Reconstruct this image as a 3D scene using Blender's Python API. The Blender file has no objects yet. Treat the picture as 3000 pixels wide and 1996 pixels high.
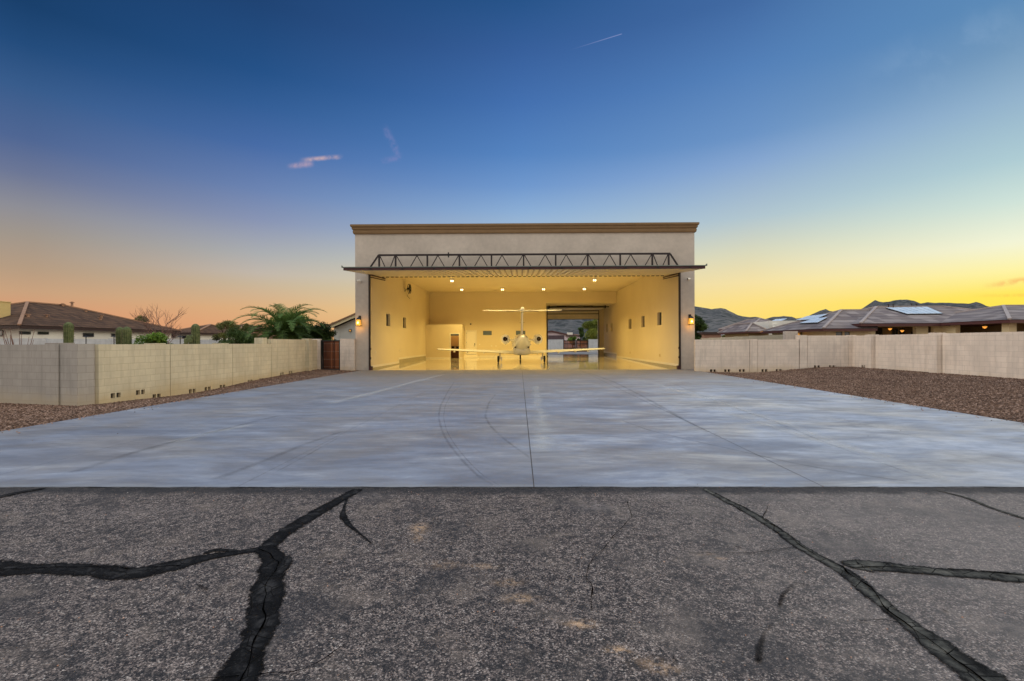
import bpy, math, random
import numpy as np
from mathutils import Vector, Matrix
R = math.radians
random.seed(7)
rng = np.random.default_rng(7)
SC = bpy.context.scene
COL = SC.collection

# ------------------------------------------------------------------ camera
EYE = 1.585
YAW, ROLL = R(0.58), R(-0.2)
cam = bpy.data.cameras.new('camera')
cam.sensor_width = 36.0; cam.lens = 16.0
cam.shift_x = -13.5/3000; cam.shift_y = 7/3000
cam.clip_start = 0.05; cam.clip_end = 30000
camo = bpy.data.objects.new('camera', cam); COL.objects.link(camo)
CM = Matrix.Rotation(YAW, 3, 'Z') @ Matrix.Rotation(R(90), 3, 'X') @ Matrix.Rotation(ROLL, 3, 'Z')
camo.matrix_world = Matrix.Translation((0, 0, EYE)) @ CM.to_4x4()
SC.camera = camo

def ray(u, v):
    d = Vector(((u-1500)/1333.3 - 13.5/1333.3, -(v-998)/1333.3 + 7/1333.3, -1.0))
    return CM @ d
def at(u, v, Y):                      # a sight line of the survey met with the vertical plane at distance Y
    d = ray(u, v); k = Y/d.y
    return Vector((d.x*k, Y, EYE+d.z*k))
def ax(u, v, X):                      # ... met with the vertical plane at X
    d = ray(u, v); k = X/d.x
    return Vector((X, d.y*k, EYE+d.z*k))
def gp(u, v, z=0.0):                  # ... met with the ground
    d = ray(u, v); k = (z-EYE)/d.z
    return Vector((d.x*k, d.y*k, z))

# ------------------------------------------------------------------ node helpers
def lin(c):
    o = []
    for x in c[:3]:
        x = x/255.0
        o.append(x/12.92 if x <= 0.04045 else ((x+0.055)/1.055)**2.4)
    return (*o, 1.0)
class NT:
    def __init__(s, tree): s.t = tree; s.t.nodes.clear()
    def n(s, typ, **kw):
        nd = s.t.nodes.new(typ)
        for k, v in kw.items(): setattr(nd, k, v)
        return nd
    def l(s, a, b): s.t.links.new(a, b)
    def put(s, sock, v):
        if isinstance(v, bpy.types.NodeSocket): s.l(v, sock)
        elif v is not None: sock.default_value = v
    def math(s, op, a, b=0.0, c=None, clamp=False):
        m = s.n('ShaderNodeMath', operation=op); m.use_clamp = clamp
        s.put(m.inputs[0], a); s.put(m.inputs[1], b)
        if c is not None: s.put(m.inputs[2], c)
        return m.outputs[0]
    def mix(s, f, a, b, mode='MIX'):
        m = s.n('ShaderNodeMix', data_type='RGBA', blend_type=mode)
        s.put(m.inputs[0], f); s.put(m.inputs[6], a); s.put(m.inputs[7], b)
        return m.outputs[2]
    def mr(s, v, a, b, c=0.0, d=1.0, smooth=True):
        m = s.n('ShaderNodeMapRange'); m.interpolation_type = 'SMOOTHSTEP' if smooth else 'LINEAR'
        s.put(m.inputs[0], v)
        for i, x in enumerate((a, b, c, d)): m.inputs[i+1].default_value = x
        return m.outputs[0]
    def ramp(s, f, stops, mode='LINEAR'):
        r = s.n('ShaderNodeValToRGB'); e = r.color_ramp.elements; r.color_ramp.interpolation = mode
        while len(e) < len(stops): e.new(0.5)
        for i, (p, c) in enumerate(stops): e[i].position = p; e[i].color = c
        s.put(r.inputs[0], f); return r.outputs[0]
    def noise(s, vec, scale, detail=4, rough=0.55, dist=0.0):
        k = s.n('ShaderNodeTexNoise'); s.put(k.inputs['Vector'], vec)
        k.inputs['Scale'].default_value = scale; k.inputs['Detail'].default_value = detail
        k.inputs['Roughness'].default_value = rough; k.inputs['Distortion'].default_value = dist
        return k.outputs[0]
    def vor(s, vec, scale, feat='F1', out=0, rand=1.0):
        k = s.n('ShaderNodeTexVoronoi', feature=feat); s.put(k.inputs['Vector'], vec)
        k.inputs['Scale'].default_value = scale; k.inputs['Randomness'].default_value = rand
        return k.outputs[out]
    def map(s, vec, scale=(1, 1, 1), loc=(0, 0, 0), rot=(0, 0, 0)):
        m = s.n('ShaderNodeMapping'); s.put(m.inputs[0], vec)
        m.inputs[1].default_value = loc; m.inputs[2].default_value = rot; m.inputs[3].default_value = scale
        return m.outputs[0]
    def obj(s): return s.n('ShaderNodeTexCoord').outputs['Object']
    def pos(s): return s.n('ShaderNodeNewGeometry').outputs['Position']
    def sep(s, v):
        x = s.n('ShaderNodeSeparateXYZ'); s.put(x.inputs[0], v); return x.outputs
    def comb(s, x=0.0, y=0.0, z=0.0):
        c = s.n('ShaderNodeCombineXYZ'); s.put(c.inputs[0], x); s.put(c.inputs[1], y); s.put(c.inputs[2], z)
        return c.outputs[0]
    def bump(s, h, strength=0.3, dist=0.01, normal=None):
        b = s.n('ShaderNodeBump'); s.put(b.inputs['Height'], h)
        b.inputs['Strength'].default_value = strength; b.inputs['Distance'].default_value = dist
        if normal is not None: s.l(normal, b.inputs['Normal'])
        return b.outputs[0]
def newmat(name):
    m = bpy.data.materials.new(name); m.use_nodes = True
    return m, NT(m.node_tree)
def finish(m, t, col, rough=0.8, metal=0.0, normal=None, spec=0.5, emis=None, estr=0.0, coat=0.0):
    b = t.n('ShaderNodeBsdfPrincipled'); o = t.n('ShaderNodeOutputMaterial')
    t.put(b.inputs['Base Color'], col); t.put(b.inputs['Roughness'], rough); t.put(b.inputs['Metallic'], metal)
    b.inputs['Specular IOR Level'].default_value = spec
    b.inputs['Coat Weight'].default_value = coat
    if emis is not None:
        t.put(b.inputs['Emission Color'], emis); b.inputs['Emission Strength'].default_value = estr
    if normal is not None: t.l(normal, b.inputs['Normal'])
    t.l(b.outputs[0], o.inputs[0]); return m
def simple(name, c, rough=0.7, metal=0.0, var=0.12, scale=3.0, bump=0.0, bscale=60.0, spec=0.5, coat=0.0):
    m, t = newmat(name); p = t.obj(); cl = lin(c)
    lo = tuple(x*(1-var) for x in cl[:3])+(1,); hi = tuple(min(1, x*(1+var)) for x in cl[:3])+(1,)
    f = t.noise(p, scale, 5, 0.6)
    col = t.ramp(f, [(0.3, lo), (0.7, hi)])
    nrm = t.bump(t.noise(p, bscale, 3, 0.6), bump, 0.01) if bump else None
    return finish(m, t, col, rough, metal, nrm, spec, coat=coat)

# ------------------------------------------------------------------ world: dusk sky, sunset beyond the right
w = bpy.data.worlds.new('World'); SC.world = w; w.use_nodes = True
t = NT(w.node_tree)
gen = t.n('ShaderNodeTexCoord').outputs['Generated']
sx, sy, sz = t.sep(gen)
elev = t.math('DIVIDE', t.math('ARCSINE', sz), math.pi/2)          # 0..1 = 0..90 deg
az = t.math('ARCTAN2', sx, sy)
def sky_ramp(st):
    return t.ramp(elev, [(max(0, e/90.0), lin(c)) for e, c in st])
SKY = [
 (-47.3, [(0,(212,140,104)),(2.4,(220,154,114)),(4.5,(202,162,126)),(6.5,(182,156,130)),(9.4,(160,150,140)),(11.6,(142,142,150)),(14.4,(108,119,150)),(17.1,(80,103,148)),(21.1,(56,92,140)),(24.2,(36,76,124)),(27.1,(26,64,108)),(50,(22,52,100))]),
 (-29.9, [(0,(226,158,112)),(3.9,(222,176,128)),(6.5,(202,182,154)),(7.7,(194,183,170)),(9.8,(172,174,176)),(13.3,(137,149,180)),(16.5,(108,132,178)),(20.8,(72,108,166)),(24.6,(52,94,150)),(27.6,(38,82,136)),(33.2,(32,68,116)),(50,(30,62,112))]),
 (0.0, [(0,(245,200,110)),(4,(240,215,150)),(9,(215,212,185)),(13,(170,192,210)),(16.1,(140,174,213)),(19,(112,152,205)),(22.6,(86,132,192)),(27.9,(68,112,175)),(32.7,(56,96,156)),(37,(40,84,138)),(50,(36,74,128))]),
 (26.8, [(0,(255,215,90)),(4,(255,224,128)),(6.7,(246,226,165)),(10,(218,217,188)),(13.7,(178,198,207)),(19.4,(134,166,208)),(22,(108,148,198)),(28.3,(84,128,184)),(34,(66,106,162)),(50,(50,90,150))]),
 (46.9, [(0,(255,225,60)),(4.0,(255,232,90)),(6,(255,244,165)),(8.3,(244,245,214)),(11.8,(206,226,217)),(15.1,(174,204,212)),(19.9,(146,178,204)),(23.7,(114,152,188)),(27.3,(92,138,183)),(50,(72,118,170))]),
]
col = sky_ramp(SKY[0][1])
for i in range(1, 5):
    f = t.mr(az, R(SKY[i-1][0]), R(SKY[i][0]), 0, 1, smooth=False)
    col = t.mix(f, col, sky_ramp(SKY[i][1]))
# the sky behind the photographer and overhead: brightened out of view as fill light
back = t.ramp(elev, [(0, (0.92, 0.74, 0.60, 1)), (0.12, (0.92, 0.82, 0.70, 1)), (0.35, (0.82, 0.85, 0.86, 1)), (0.8, (0.64, 0.78, 0.96, 1)), (1.0, (0.58, 0.74, 0.98, 1))])
lft = t.math('POWER', t.math('MAXIMUM', t.math('MULTIPLY', sx, -1.0), 0.0), 4.0)
rgt = t.math('POWER', t.math('MAXIMUM', sx, 0.0), 4.0)
gain = t.math('ADD', 0.46, t.math('ADD', t.math('MULTIPLY', lft, 4.8), t.math('MULTIPLY', rgt, 2.6)))  # extra gain at both sides, added to light the side-facing walls
gain = t.math('ADD', gain, t.math('MULTIPLY', t.math('POWER', t.math('MAXIMUM', sz, 0.0), 2.0), 1.0))
back = t.mix(1.0, back, t.comb(gain, gain, gain), 'MULTIPLY')
fwd = sy                                                     # +1 ahead, -1 behind
fb = t.mr(fwd, 0.42, -0.35, 0, 1)
fz = t.mr(elev, 0.46, 0.75, 0, 1)
col = t.mix(t.math('MAXIMUM', fb, fz), col, back)
# wispy clouds and a contrail, by direction
qx = t.math('DIVIDE', sx, sy); qz = t.math('DIVIDE', sz, sy)   # tangent coordinates of the sky ahead
def tq(u, v):
    d = ray(u, v); return d.x/d.y, d.z/d.y
ahead = t.mr(sy, 0.1, 0.2)
def streak(u0, v0, u1, v1, hw, colr, amp, nscale=60, thr=(0.42, 0.62), taper=True, wob=0.0):
    a = tq(u0, v0); b = tq(u1, v1); dx, dz = b[0]-a[0], b[1]-a[1]; L = math.hypot(dx, dz)
    ex, ez = dx/L, dz/L
    rx_ = t.math('SUBTRACT', qx, a[0]); rz_ = t.math('SUBTRACT', qz, a[1])
    s = t.math('ADD', t.math('MULTIPLY', rx_, ex), t.math('MULTIPLY', rz_, ez))
    dd = t.math('ADD', t.math('MULTIPLY', rx_, -ez), t.math('MULTIPLY', rz_, ex))
    vec = t.comb(qx, qz, 0.3)
    if wob:
        dd = t.math('ADD', dd, t.math('MULTIPLY', t.math('SUBTRACT', t.noise(vec, nscale*0.5, 3), 0.5), wob))
    sn = t.math('DIVIDE', s, L)
    env = t.math('MULTIPLY', t.mr(sn, 0.0, 0.35 if taper else 0.95), t.mr(sn, 1.0, 0.75 if taper else 0.97))
    cross = t.mr(t.math('ABSOLUTE', dd), 0.0, hw, 1, 0)
    n = t.mr(t.noise(t.map(vec, (1, 1.0, 1)), nscale, 5, 0.6), thr[0], thr[1])
    f = t.math('MULTIPLY', t.math('MULTIPLY', env, cross), t.math('MULTIPLY', n, amp))
    return t.math('MULTIPLY', f, ahead), colr
for args in [
    (835, 488, 925, 478, 0.010, lin((205,172,184)), 0.6, 45, (0.2, 0.7), True, 0.014),
    (870, 470, 1010, 458, 0.0075, lin((225,188,180)), 0.7, 45, (0.2, 0.7), True, 0.010),
    (1120, 360, 1175, 470, 0.012, lin((140,140,190)), 0.5, 60, (0.3, 0.7), True, 0.01),
    (1110, 474, 1180, 462, 0.010, lin((145,140,190)), 0.35, 60, (0.3, 0.7), True, 0.01),
    (1660, 150, 1824, 99, 0.0016, lin((140,152,200)), 0.75, 30, (0.0, 0.5), False, 0.0),
    (2860, 842, 3150, 800, 0.010, lin((250,190,110)), 0.8, 40, (0.3, 0.6), True, 0.01),
    (2830, 868, 3150, 862, 0.006, lin((255,205,90)), 0.6, 40, (0.3, 0.6), True, 0.006),
    (2480, 290, 3050, 40, 0.10, lin((150,180,212)), 0.20, 9, (0.45, 0.7), True, 0.02),
]:
    f, c = streak(*args)
    col = t.mix(f, col, c)
below = t.mr(sz, 0.0, -0.05)
col = t.mix(below, col, lin((120, 100, 90)))
bg = t.n('ShaderNodeBackground'); t.l(col, bg.inputs[0]); bg.inputs[1].default_value = 1.0
wo = t.n('ShaderNodeOutputWorld'); t.l(bg.outputs[0], wo.inputs[0])

# soft low light of the sunset glow, from the right and a little behind
sl = bpy.data.lights.new('sun', 'SUN'); sl.energy = 0.6; sl.angle = R(35); sl.color = (1.0, 0.82, 0.55)
so = bpy.data.objects.new('sun', sl); COL.objects.link(so)
sd = Vector((math.cos(R(28))*math.sin(R(98)), math.cos(R(28))*math.cos(R(98)), math.sin(R(28))))
so.rotation_euler = sd.to_track_quat('Z', 'Y').to_euler()

SC.view_settings.view_transform = 'Standard'; SC.view_settings.look = 'None'
SC.view_settings.exposure = 0.0; SC.view_settings.gamma = 1.0
SC.cycles.max_bounces = 8; SC.cycles.diffuse_bounces = 4
SC.cycles.sample_clamp_indirect = 4.0

# ------------------------------------------------------------------ object helpers
ORG = {}
def tagit(o, label=None, cat=None, group=None, kind=None):
    if label: o['label'] = label
    if cat: o['category'] = cat
    if group: o['group'] = group
    if kind: o['kind'] = kind
    return o
def thing(name, label, cat, loc=(0, 0, 0), rz=0.0, group=None):
    o = bpy.data.objects.new(name, None); COL.objects.link(o)
    o.location = loc; o.rotation_euler = (0, 0, rz); o.empty_display_size = 0.2
    ORG[o.name] = Vector(loc) if rz == 0 else None
    return tagit(o, label, cat, group)
class MB:
    def __init__(s): s.v = []; s.f = []; s.c = None
    def add(s, vs, fs):
        b = len(s.v); s.v += [tuple(p) for p in vs]; s.f += [tuple(i+b for i in f) for f in fs]; return s
    def box(s, x0, x1, y0, y1, z0, z1):
        if x0 > x1: x0, x1 = x1, x0
        if y0 > y1: y0, y1 = y1, y0
        if z0 > z1: z0, z1 = z1, z0
        return s.add([(x0,y0,z0),(x1,y0,z0),(x1,y1,z0),(x0,y1,z0),(x0,y0,z1),(x1,y0,z1),(x1,y1,z1),(x0,y1,z1)],
                     [(3,2,1,0),(4,5,6,7),(0,1,5,4),(1,2,6,5),(2,3,7,6),(3,0,4,7)])
    def quad(s, a, b, c, d): return s.add([a, b, c, d], [(0,1,2,3)])
    def poly(s, pts): return s.add(pts, [tuple(range(len(pts)))])
    def prism(s, pts, vec):          # polygon (3d points) extruded by vec
        n = len(pts); vec = Vector(vec); a = [Vector(p) for p in pts]; b = [p+vec for p in a]
        return s.add(a+b, [tuple(range(n))[::-1], tuple(range(n, 2*n))]+[(i, (i+1) % n, n+(i+1) % n, n+i) for i in range(n)])
    def beam(s, a, b, w, h=None, up=(0, 0, 1)):      # rectangular bar between two points
        h = h or w; a = Vector(a); b = Vector(b); d = (b-a).normalized(); up = Vector(up)
        if abs(d.dot(up)) > 0.95: up = Vector((0, 1, 0))
        sd_ = d.cross(up).normalized()*w/2; u = sd_.cross(d).normalized()*h/2
        vs = [a-sd_-u, a+sd_-u, a+sd_+u, a-sd_+u, b-sd_-u, b+sd_-u, b+sd_+u, b-sd_+u]
        return s.add(vs, [(0,1,2,3),(7,6,5,4),(0,4,5,1),(1,5,6,2),(2,6,7,3),(3,7,4,0)])
    def tube(s, pts, rad, n=10, cap=True):
        pts = [Vector(p) for p in pts]; k = len(pts)
        rs = rad if isinstance(rad, (list, tuple)) else [rad]*k
        vs = []; ref = Vector((0, 0, 1))
        for i, p in enumerate(pts):
            d = (pts[min(i+1, k-1)]-pts[max(i-1, 0)]).normalized()
            if abs(d.dot(ref)) > 0.97: ref = Vector((0, 1, 0)) if abs(d.y) < 0.9 else Vector((1, 0, 0))
            a = d.cross(ref).normalized(); b = d.cross(a).normalized()
            for j in range(n):
                th = 2*math.pi*j/n; vs.append(p+(a*math.cos(th)+b*math.sin(th))*rs[i])
        fs = [(i*n+j, i*n+(j+1) % n, (i+1)*n+(j+1) % n, (i+1)*n+j) for i in range(k-1) for j in range(n)]
        if cap: fs += [tuple(range(n))[::-1], tuple(range((k-1)*n, k*n))]
        return s.add(vs, fs)
    def loft(s, secs, n=28, cap=True):   # secs: list of rings (lists of points with equal length)
        m = len(secs[0]); vs = [p for r_ in secs for p in r_]
        fs = [(i*m+j, i*m+(j+1) % m, (i+1)*m+(j+1) % m, (i+1)*m+j) for i in range(len(secs)-1) for j in range(m)]
        if cap: fs += [tuple(range(m))[::-1], tuple(range((len(secs)-1)*m, len(secs)*m))]
        return s.add(vs, fs)
    def wall(s, a0, a1, z0, z1, t0, t1, holes, mp):   # slab with rectangular through-holes; mp(a, t, z) -> xyz
        As = sorted({a0, a1, *[h for q in holes for h in q[:2] if a0 < h < a1]})
        Zs = sorted({z0, z1, *[h for q in holes for h in q[2:4] if z0 < h < z1]})
        def solid(i, j):
            if i < 0 or j < 0 or i >= len(As)-1 or j >= len(Zs)-1: return False
            ca = (As[i]+As[i+1])/2; cz = (Zs[j]+Zs[j+1])/2
            return not any(q[0] < ca < q[1] and q[2] < cz < q[3] for q in holes)
        for i in range(len(As)-1):
            for j in range(len(Zs)-1):
                if not solid(i, j): continue
                A, B, C, D = As[i], As[i+1], Zs[j], Zs[j+1]
                s.quad(mp(A,t0,C), mp(B,t0,C), mp(B,t0,D), mp(A,t0,D))
                s.quad(mp(B,t1,C), mp(A,t1,C), mp(A,t1,D), mp(B,t1,D))
                if not solid(i-1, j): s.quad(mp(A,t1,C), mp(A,t0,C), mp(A,t0,D), mp(A,t1,D))
                if not solid(i+1, j): s.quad(mp(B,t0,C), mp(B,t1,C), mp(B,t1,D), mp(B,t0,D))
                if not solid(i, j-1): s.quad(mp(A,t1,C), mp(B,t1,C), mp(B,t0,C), mp(A,t0,C))
                if not solid(i, j+1): s.quad(mp(A,t0,D), mp(B,t0,D), mp(B,t1,D), mp(A,t1,D))
        return s
    def build(s, name, mat, parent=None, smooth=False, bevel=0.0, local=False, fix=True):
        me = bpy.data.meshes.new(name)
        off = Vector((0, 0, 0))
        if parent is not None and not local:
            off = ORG.get(parent.name) or Vector((0, 0, 0))
        me.from_pydata([tuple(Vector(p)-off) for p in s.v], [], s.f); me.validate()
        if mat is not None: me.materials.append(mat)
        if fix and len(me.polygons) < 40000:
            import bmesh
            bm = bmesh.new(); bm.from_mesh(me); bmesh.ops.recalc_face_normals(bm, faces=bm.faces); bm.to_mesh(me); bm.free()
        if smooth: me.polygons.foreach_set('use_smooth', [True]*len(me.polygons))
        if s.c is not None:
            a = me.attributes.new('tint', 'FLOAT', 'FACE'); a.data.foreach_set('value', s.c)
        o = bpy.data.objects.new(name, me); COL.objects.link(o)
        if parent is not None: o.parent = parent; ORG[o.name] = off
        if bevel:
            b = o.modifiers.new('bevel', 'BEVEL'); b.width = bevel; b.segments = 2; b.limit_method = 'ANGLE'
        return o
def solo(mb, name, mat, label, cat, base, group=None, kind=None, **kw):   # a thing that is one mesh, origin at its base
    base = Vector(base); mb.v = [tuple(Vector(p)-base) for p in mb.v]
    o = mb.build(name, mat, **kw); o.location = base
    return tagit(o, label, cat, group, kind)
def copy_tree(o, parent=None):
    c = o.copy(); COL.objects.link(c); c.parent = parent
    for ch in list(o.children): copy_tree(ch, c)
    return c
def structure(mb, name, mat, **kw):
    return tagit(mb.build(name, mat, **kw), kind='structure')

# ------------------------------------------------------------------ materials
def m_stucco(name, c, mott=0.10, bump=0.25):
    m, t = newmat(name); p = t.pos(); cl = lin(c)
    a = t.noise(p, 0.6, 5, 0.6); b = t.noise(p, 5.0, 4, 0.6)
    f = t.math('ADD', t.math('MULTIPLY', a, 0.65), t.math('MULTIPLY', b, 0.35))
    col = t.ramp(f, [(0.35, tuple(x*(1-mott) for x in cl[:3])+(1,)), (0.65, tuple(min(1, x*(1+mott)) for x in cl[:3])+(1,))])
    return finish(m, t, col, 0.9, 0, t.bump(t.noise(p, 90, 3, 0.7), bump, 0.006), 0.3)
M = {}
M['facade'] = m_stucco('facade_stucco', (194, 182, 168), 0.12)
M['trim'] = simple('cornice_paint', (132, 104, 70), 0.8, var=0.08, bump=0.2)
def m_paint():
    m, t = newmat('interior_paint'); p = t.pos()
    a = t.noise(p, 0.5, 3)
    col = t.ramp(a, [(0.3, (0.74, 0.62, 0.40, 1)), (0.7, (0.78, 0.66, 0.43, 1))])
    return finish(m, t, col, 0.75, 0, t.bump(t.noise(p, 120, 2), 0.1, 0.003), 0.3)
M['paint'] = m_paint()
M['base_white'] = simple('white_trim', (238, 228, 205), 0.5, var=0.03)
M['stem'] = simple('stem_wall_epoxy', (168, 158, 128), 0.25, var=0.06)
def m_epoxy():
    m, t = newmat('epoxy_floor'); p = t.pos()
    a = t.noise(t.map(p, (0.5, 2.0, 1)), 1.0, 4)
    col = t.ramp(a, [(0.3, (0.52, 0.46, 0.33, 1)), (0.7, (0.60, 0.54, 0.40, 1))])
    rg = t.mr(t.noise(t.map(p, (0.4, 3.0, 1)), 2.0, 4), 0.35, 0.65, 0.05, 0.14)
    return finish(m, t, col, rg, 0, t.bump(t.noise(t.map(p, (1, 2, 1)), 1.6, 3), 0.05, 0.02), 0.7, coat=0.5)
M['epoxy'] = m_epoxy()
M['dark_steel'] = simple('dark_brown_steel', (34, 21, 21), 0.55, 0.0, var=0.25, scale=6)
M['maroon'] = simple('maroon_primer_steel', (70, 38, 38), 0.6, 0.0, var=0.25, scale=5)
M['black'] = simple('black_metal', (22, 20, 20), 0.5, 0.0, var=0.2)
M['rubber'] = simple('rubber', (20, 19, 18), 0.8, var=0.15, bump=0.1)
M['panel_metal'] = simple('ribbed_cream_metal', (226, 214, 188), 0.36, 0.0, var=0.06, scale=1.5)
M['lip'] = simple('grey_green_flashing', (120, 128, 118), 0.5, var=0.1)
M['white_door'] = simple('white_door_paint', (245, 236, 215), 0.4, var=0.02)
M['plane_white'] = simple('aircraft_gloss_white', (244, 245, 248), 0.22, 0.0, var=0.03, scale=1.0, coat=0.4)
M['plane_seam_shade'] = simple('aircraft_seam_shade', (58, 50, 42), 0.6)  # dark seams and fittings, also the shade under the tail cone lip
M['alum'] = simple('polished_metal', (200, 196, 188), 0.3, 0.9, var=0.05)
M['exhaust'] = simple('exhaust_metal', (58, 34, 22), 0.5, 0.6, var=0.3)
def m_glass(name, c, rough=0.06):
    m, t = newmat(name); return finish(m, t, lin(c), rough, 0.0, None, 1.0)
M['glass_dark'] = m_glass('dark_window_glass', (30, 36, 38))
M['glass_grey'] = m_glass('grey_window_glass', (96, 110, 112), 0.12)
M['frame'] = simple('window_frame', (60, 58, 54), 0.5)
M['white_plastic'] = simple('white_plastic', (240, 232, 215), 0.4, var=0.02)
M['wood'] = simple('brown_cabinet_wood', (110, 62, 30), 0.5, var=0.3, scale=8)
M['granite'] = simple('dark_granite', (35, 28, 24), 0.2, var=0.6, scale=40)
def m_block(name, c1, c2, mort, w=0.405, h=0.2032, stain=None):
    m, t = newmat(name); p = t.obj(); x, y, z = t.sep(p)
    n = t.n('ShaderNodeTexCoord').outputs['Normal']; nx, ny, nz = t.sep(n)
    f = t.mr(t.math('ABSOLUTE', nx), 0.49, 0.51)
    hx = t.math('ADD', t.math('MULTIPLY', x, t.math('SUBTRACT', 1.0, f)), t.math('MULTIPLY', y, f))
    wp = t.noise(p, 2.0, 2)
    hx = t.math('ADD', hx, t.math('MULTIPLY', wp, 0.01))
    b = t.n('ShaderNodeTexBrick'); t.l(t.comb(hx, t.math('ADD', z, 0.0166)), b.inputs['Vector'])
    b.inputs['Scale'].default_value = 1.0; b.inputs['Brick Width'].default_value = w; b.inputs['Row Height'].default_value = h
    b.inputs['Mortar Size'].default_value = 0.0065; b.inputs['Mortar Smooth'].default_value = 0.5
    b.inputs['Color1'].default_value = lin(c1); b.inputs['Color2'].default_value = lin(c2); b.inputs['Mortar'].default_value = lin(mort)
    col = t.mix(t.mr(t.noise(p, 1.2, 5, 0.65), 0.35, 0.65, 0, 0.50), b.outputs[0], lin(tuple(v*0.86 for v in c1)))
    col = t.mix(t.mr(t.noise(t.map(p, (6, 6, 0.6)), 1.0, 4), 0.48, 0.70, 0, 0.40), col, lin(tuple(v*0.80 for v in c1)))
    if stain:                                  # splash-dirt along the foot of the wall
        hgt = t.math('ADD', z, t.math('MULTIPLY', t.noise(p, 1.5, 4), 0.5))
        col = t.mix(t.mr(hgt, 0.66, 0.12, 0, 0.70), col, lin(stain))
    hh = t.math('SUBTRACT', t.math('MULTIPLY', t.noise(p, 60, 4, 0.7), 0.35), t.math('MULTIPLY', b.outputs['Fac'], 1.0))
    return finish(m, t, col, 0.92, 0, t.bump(hh, 0.35, 0.005), 0.25)
M['block_tan'] = m_block('tan_block', (214, 202, 172), (207, 194, 164), (176, 163, 134), stain=(188, 165, 122))
M['block_grey'] = m_block('grey_block', (170, 163, 154), (163, 156, 147), (134, 127, 119), stain=(174, 158, 132))
M['block_pale'] = m_block('pale_block', (234, 219, 203), (228, 212, 196), (196, 181, 165), stain=(212, 188, 150))
M['block_far'] = m_block('far_block', (205, 205, 205), (198, 199, 199), (170, 168, 165))
M['vent'] = simple('vent_back', (50, 40, 34), 0.95, var=0.3, scale=20)

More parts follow.
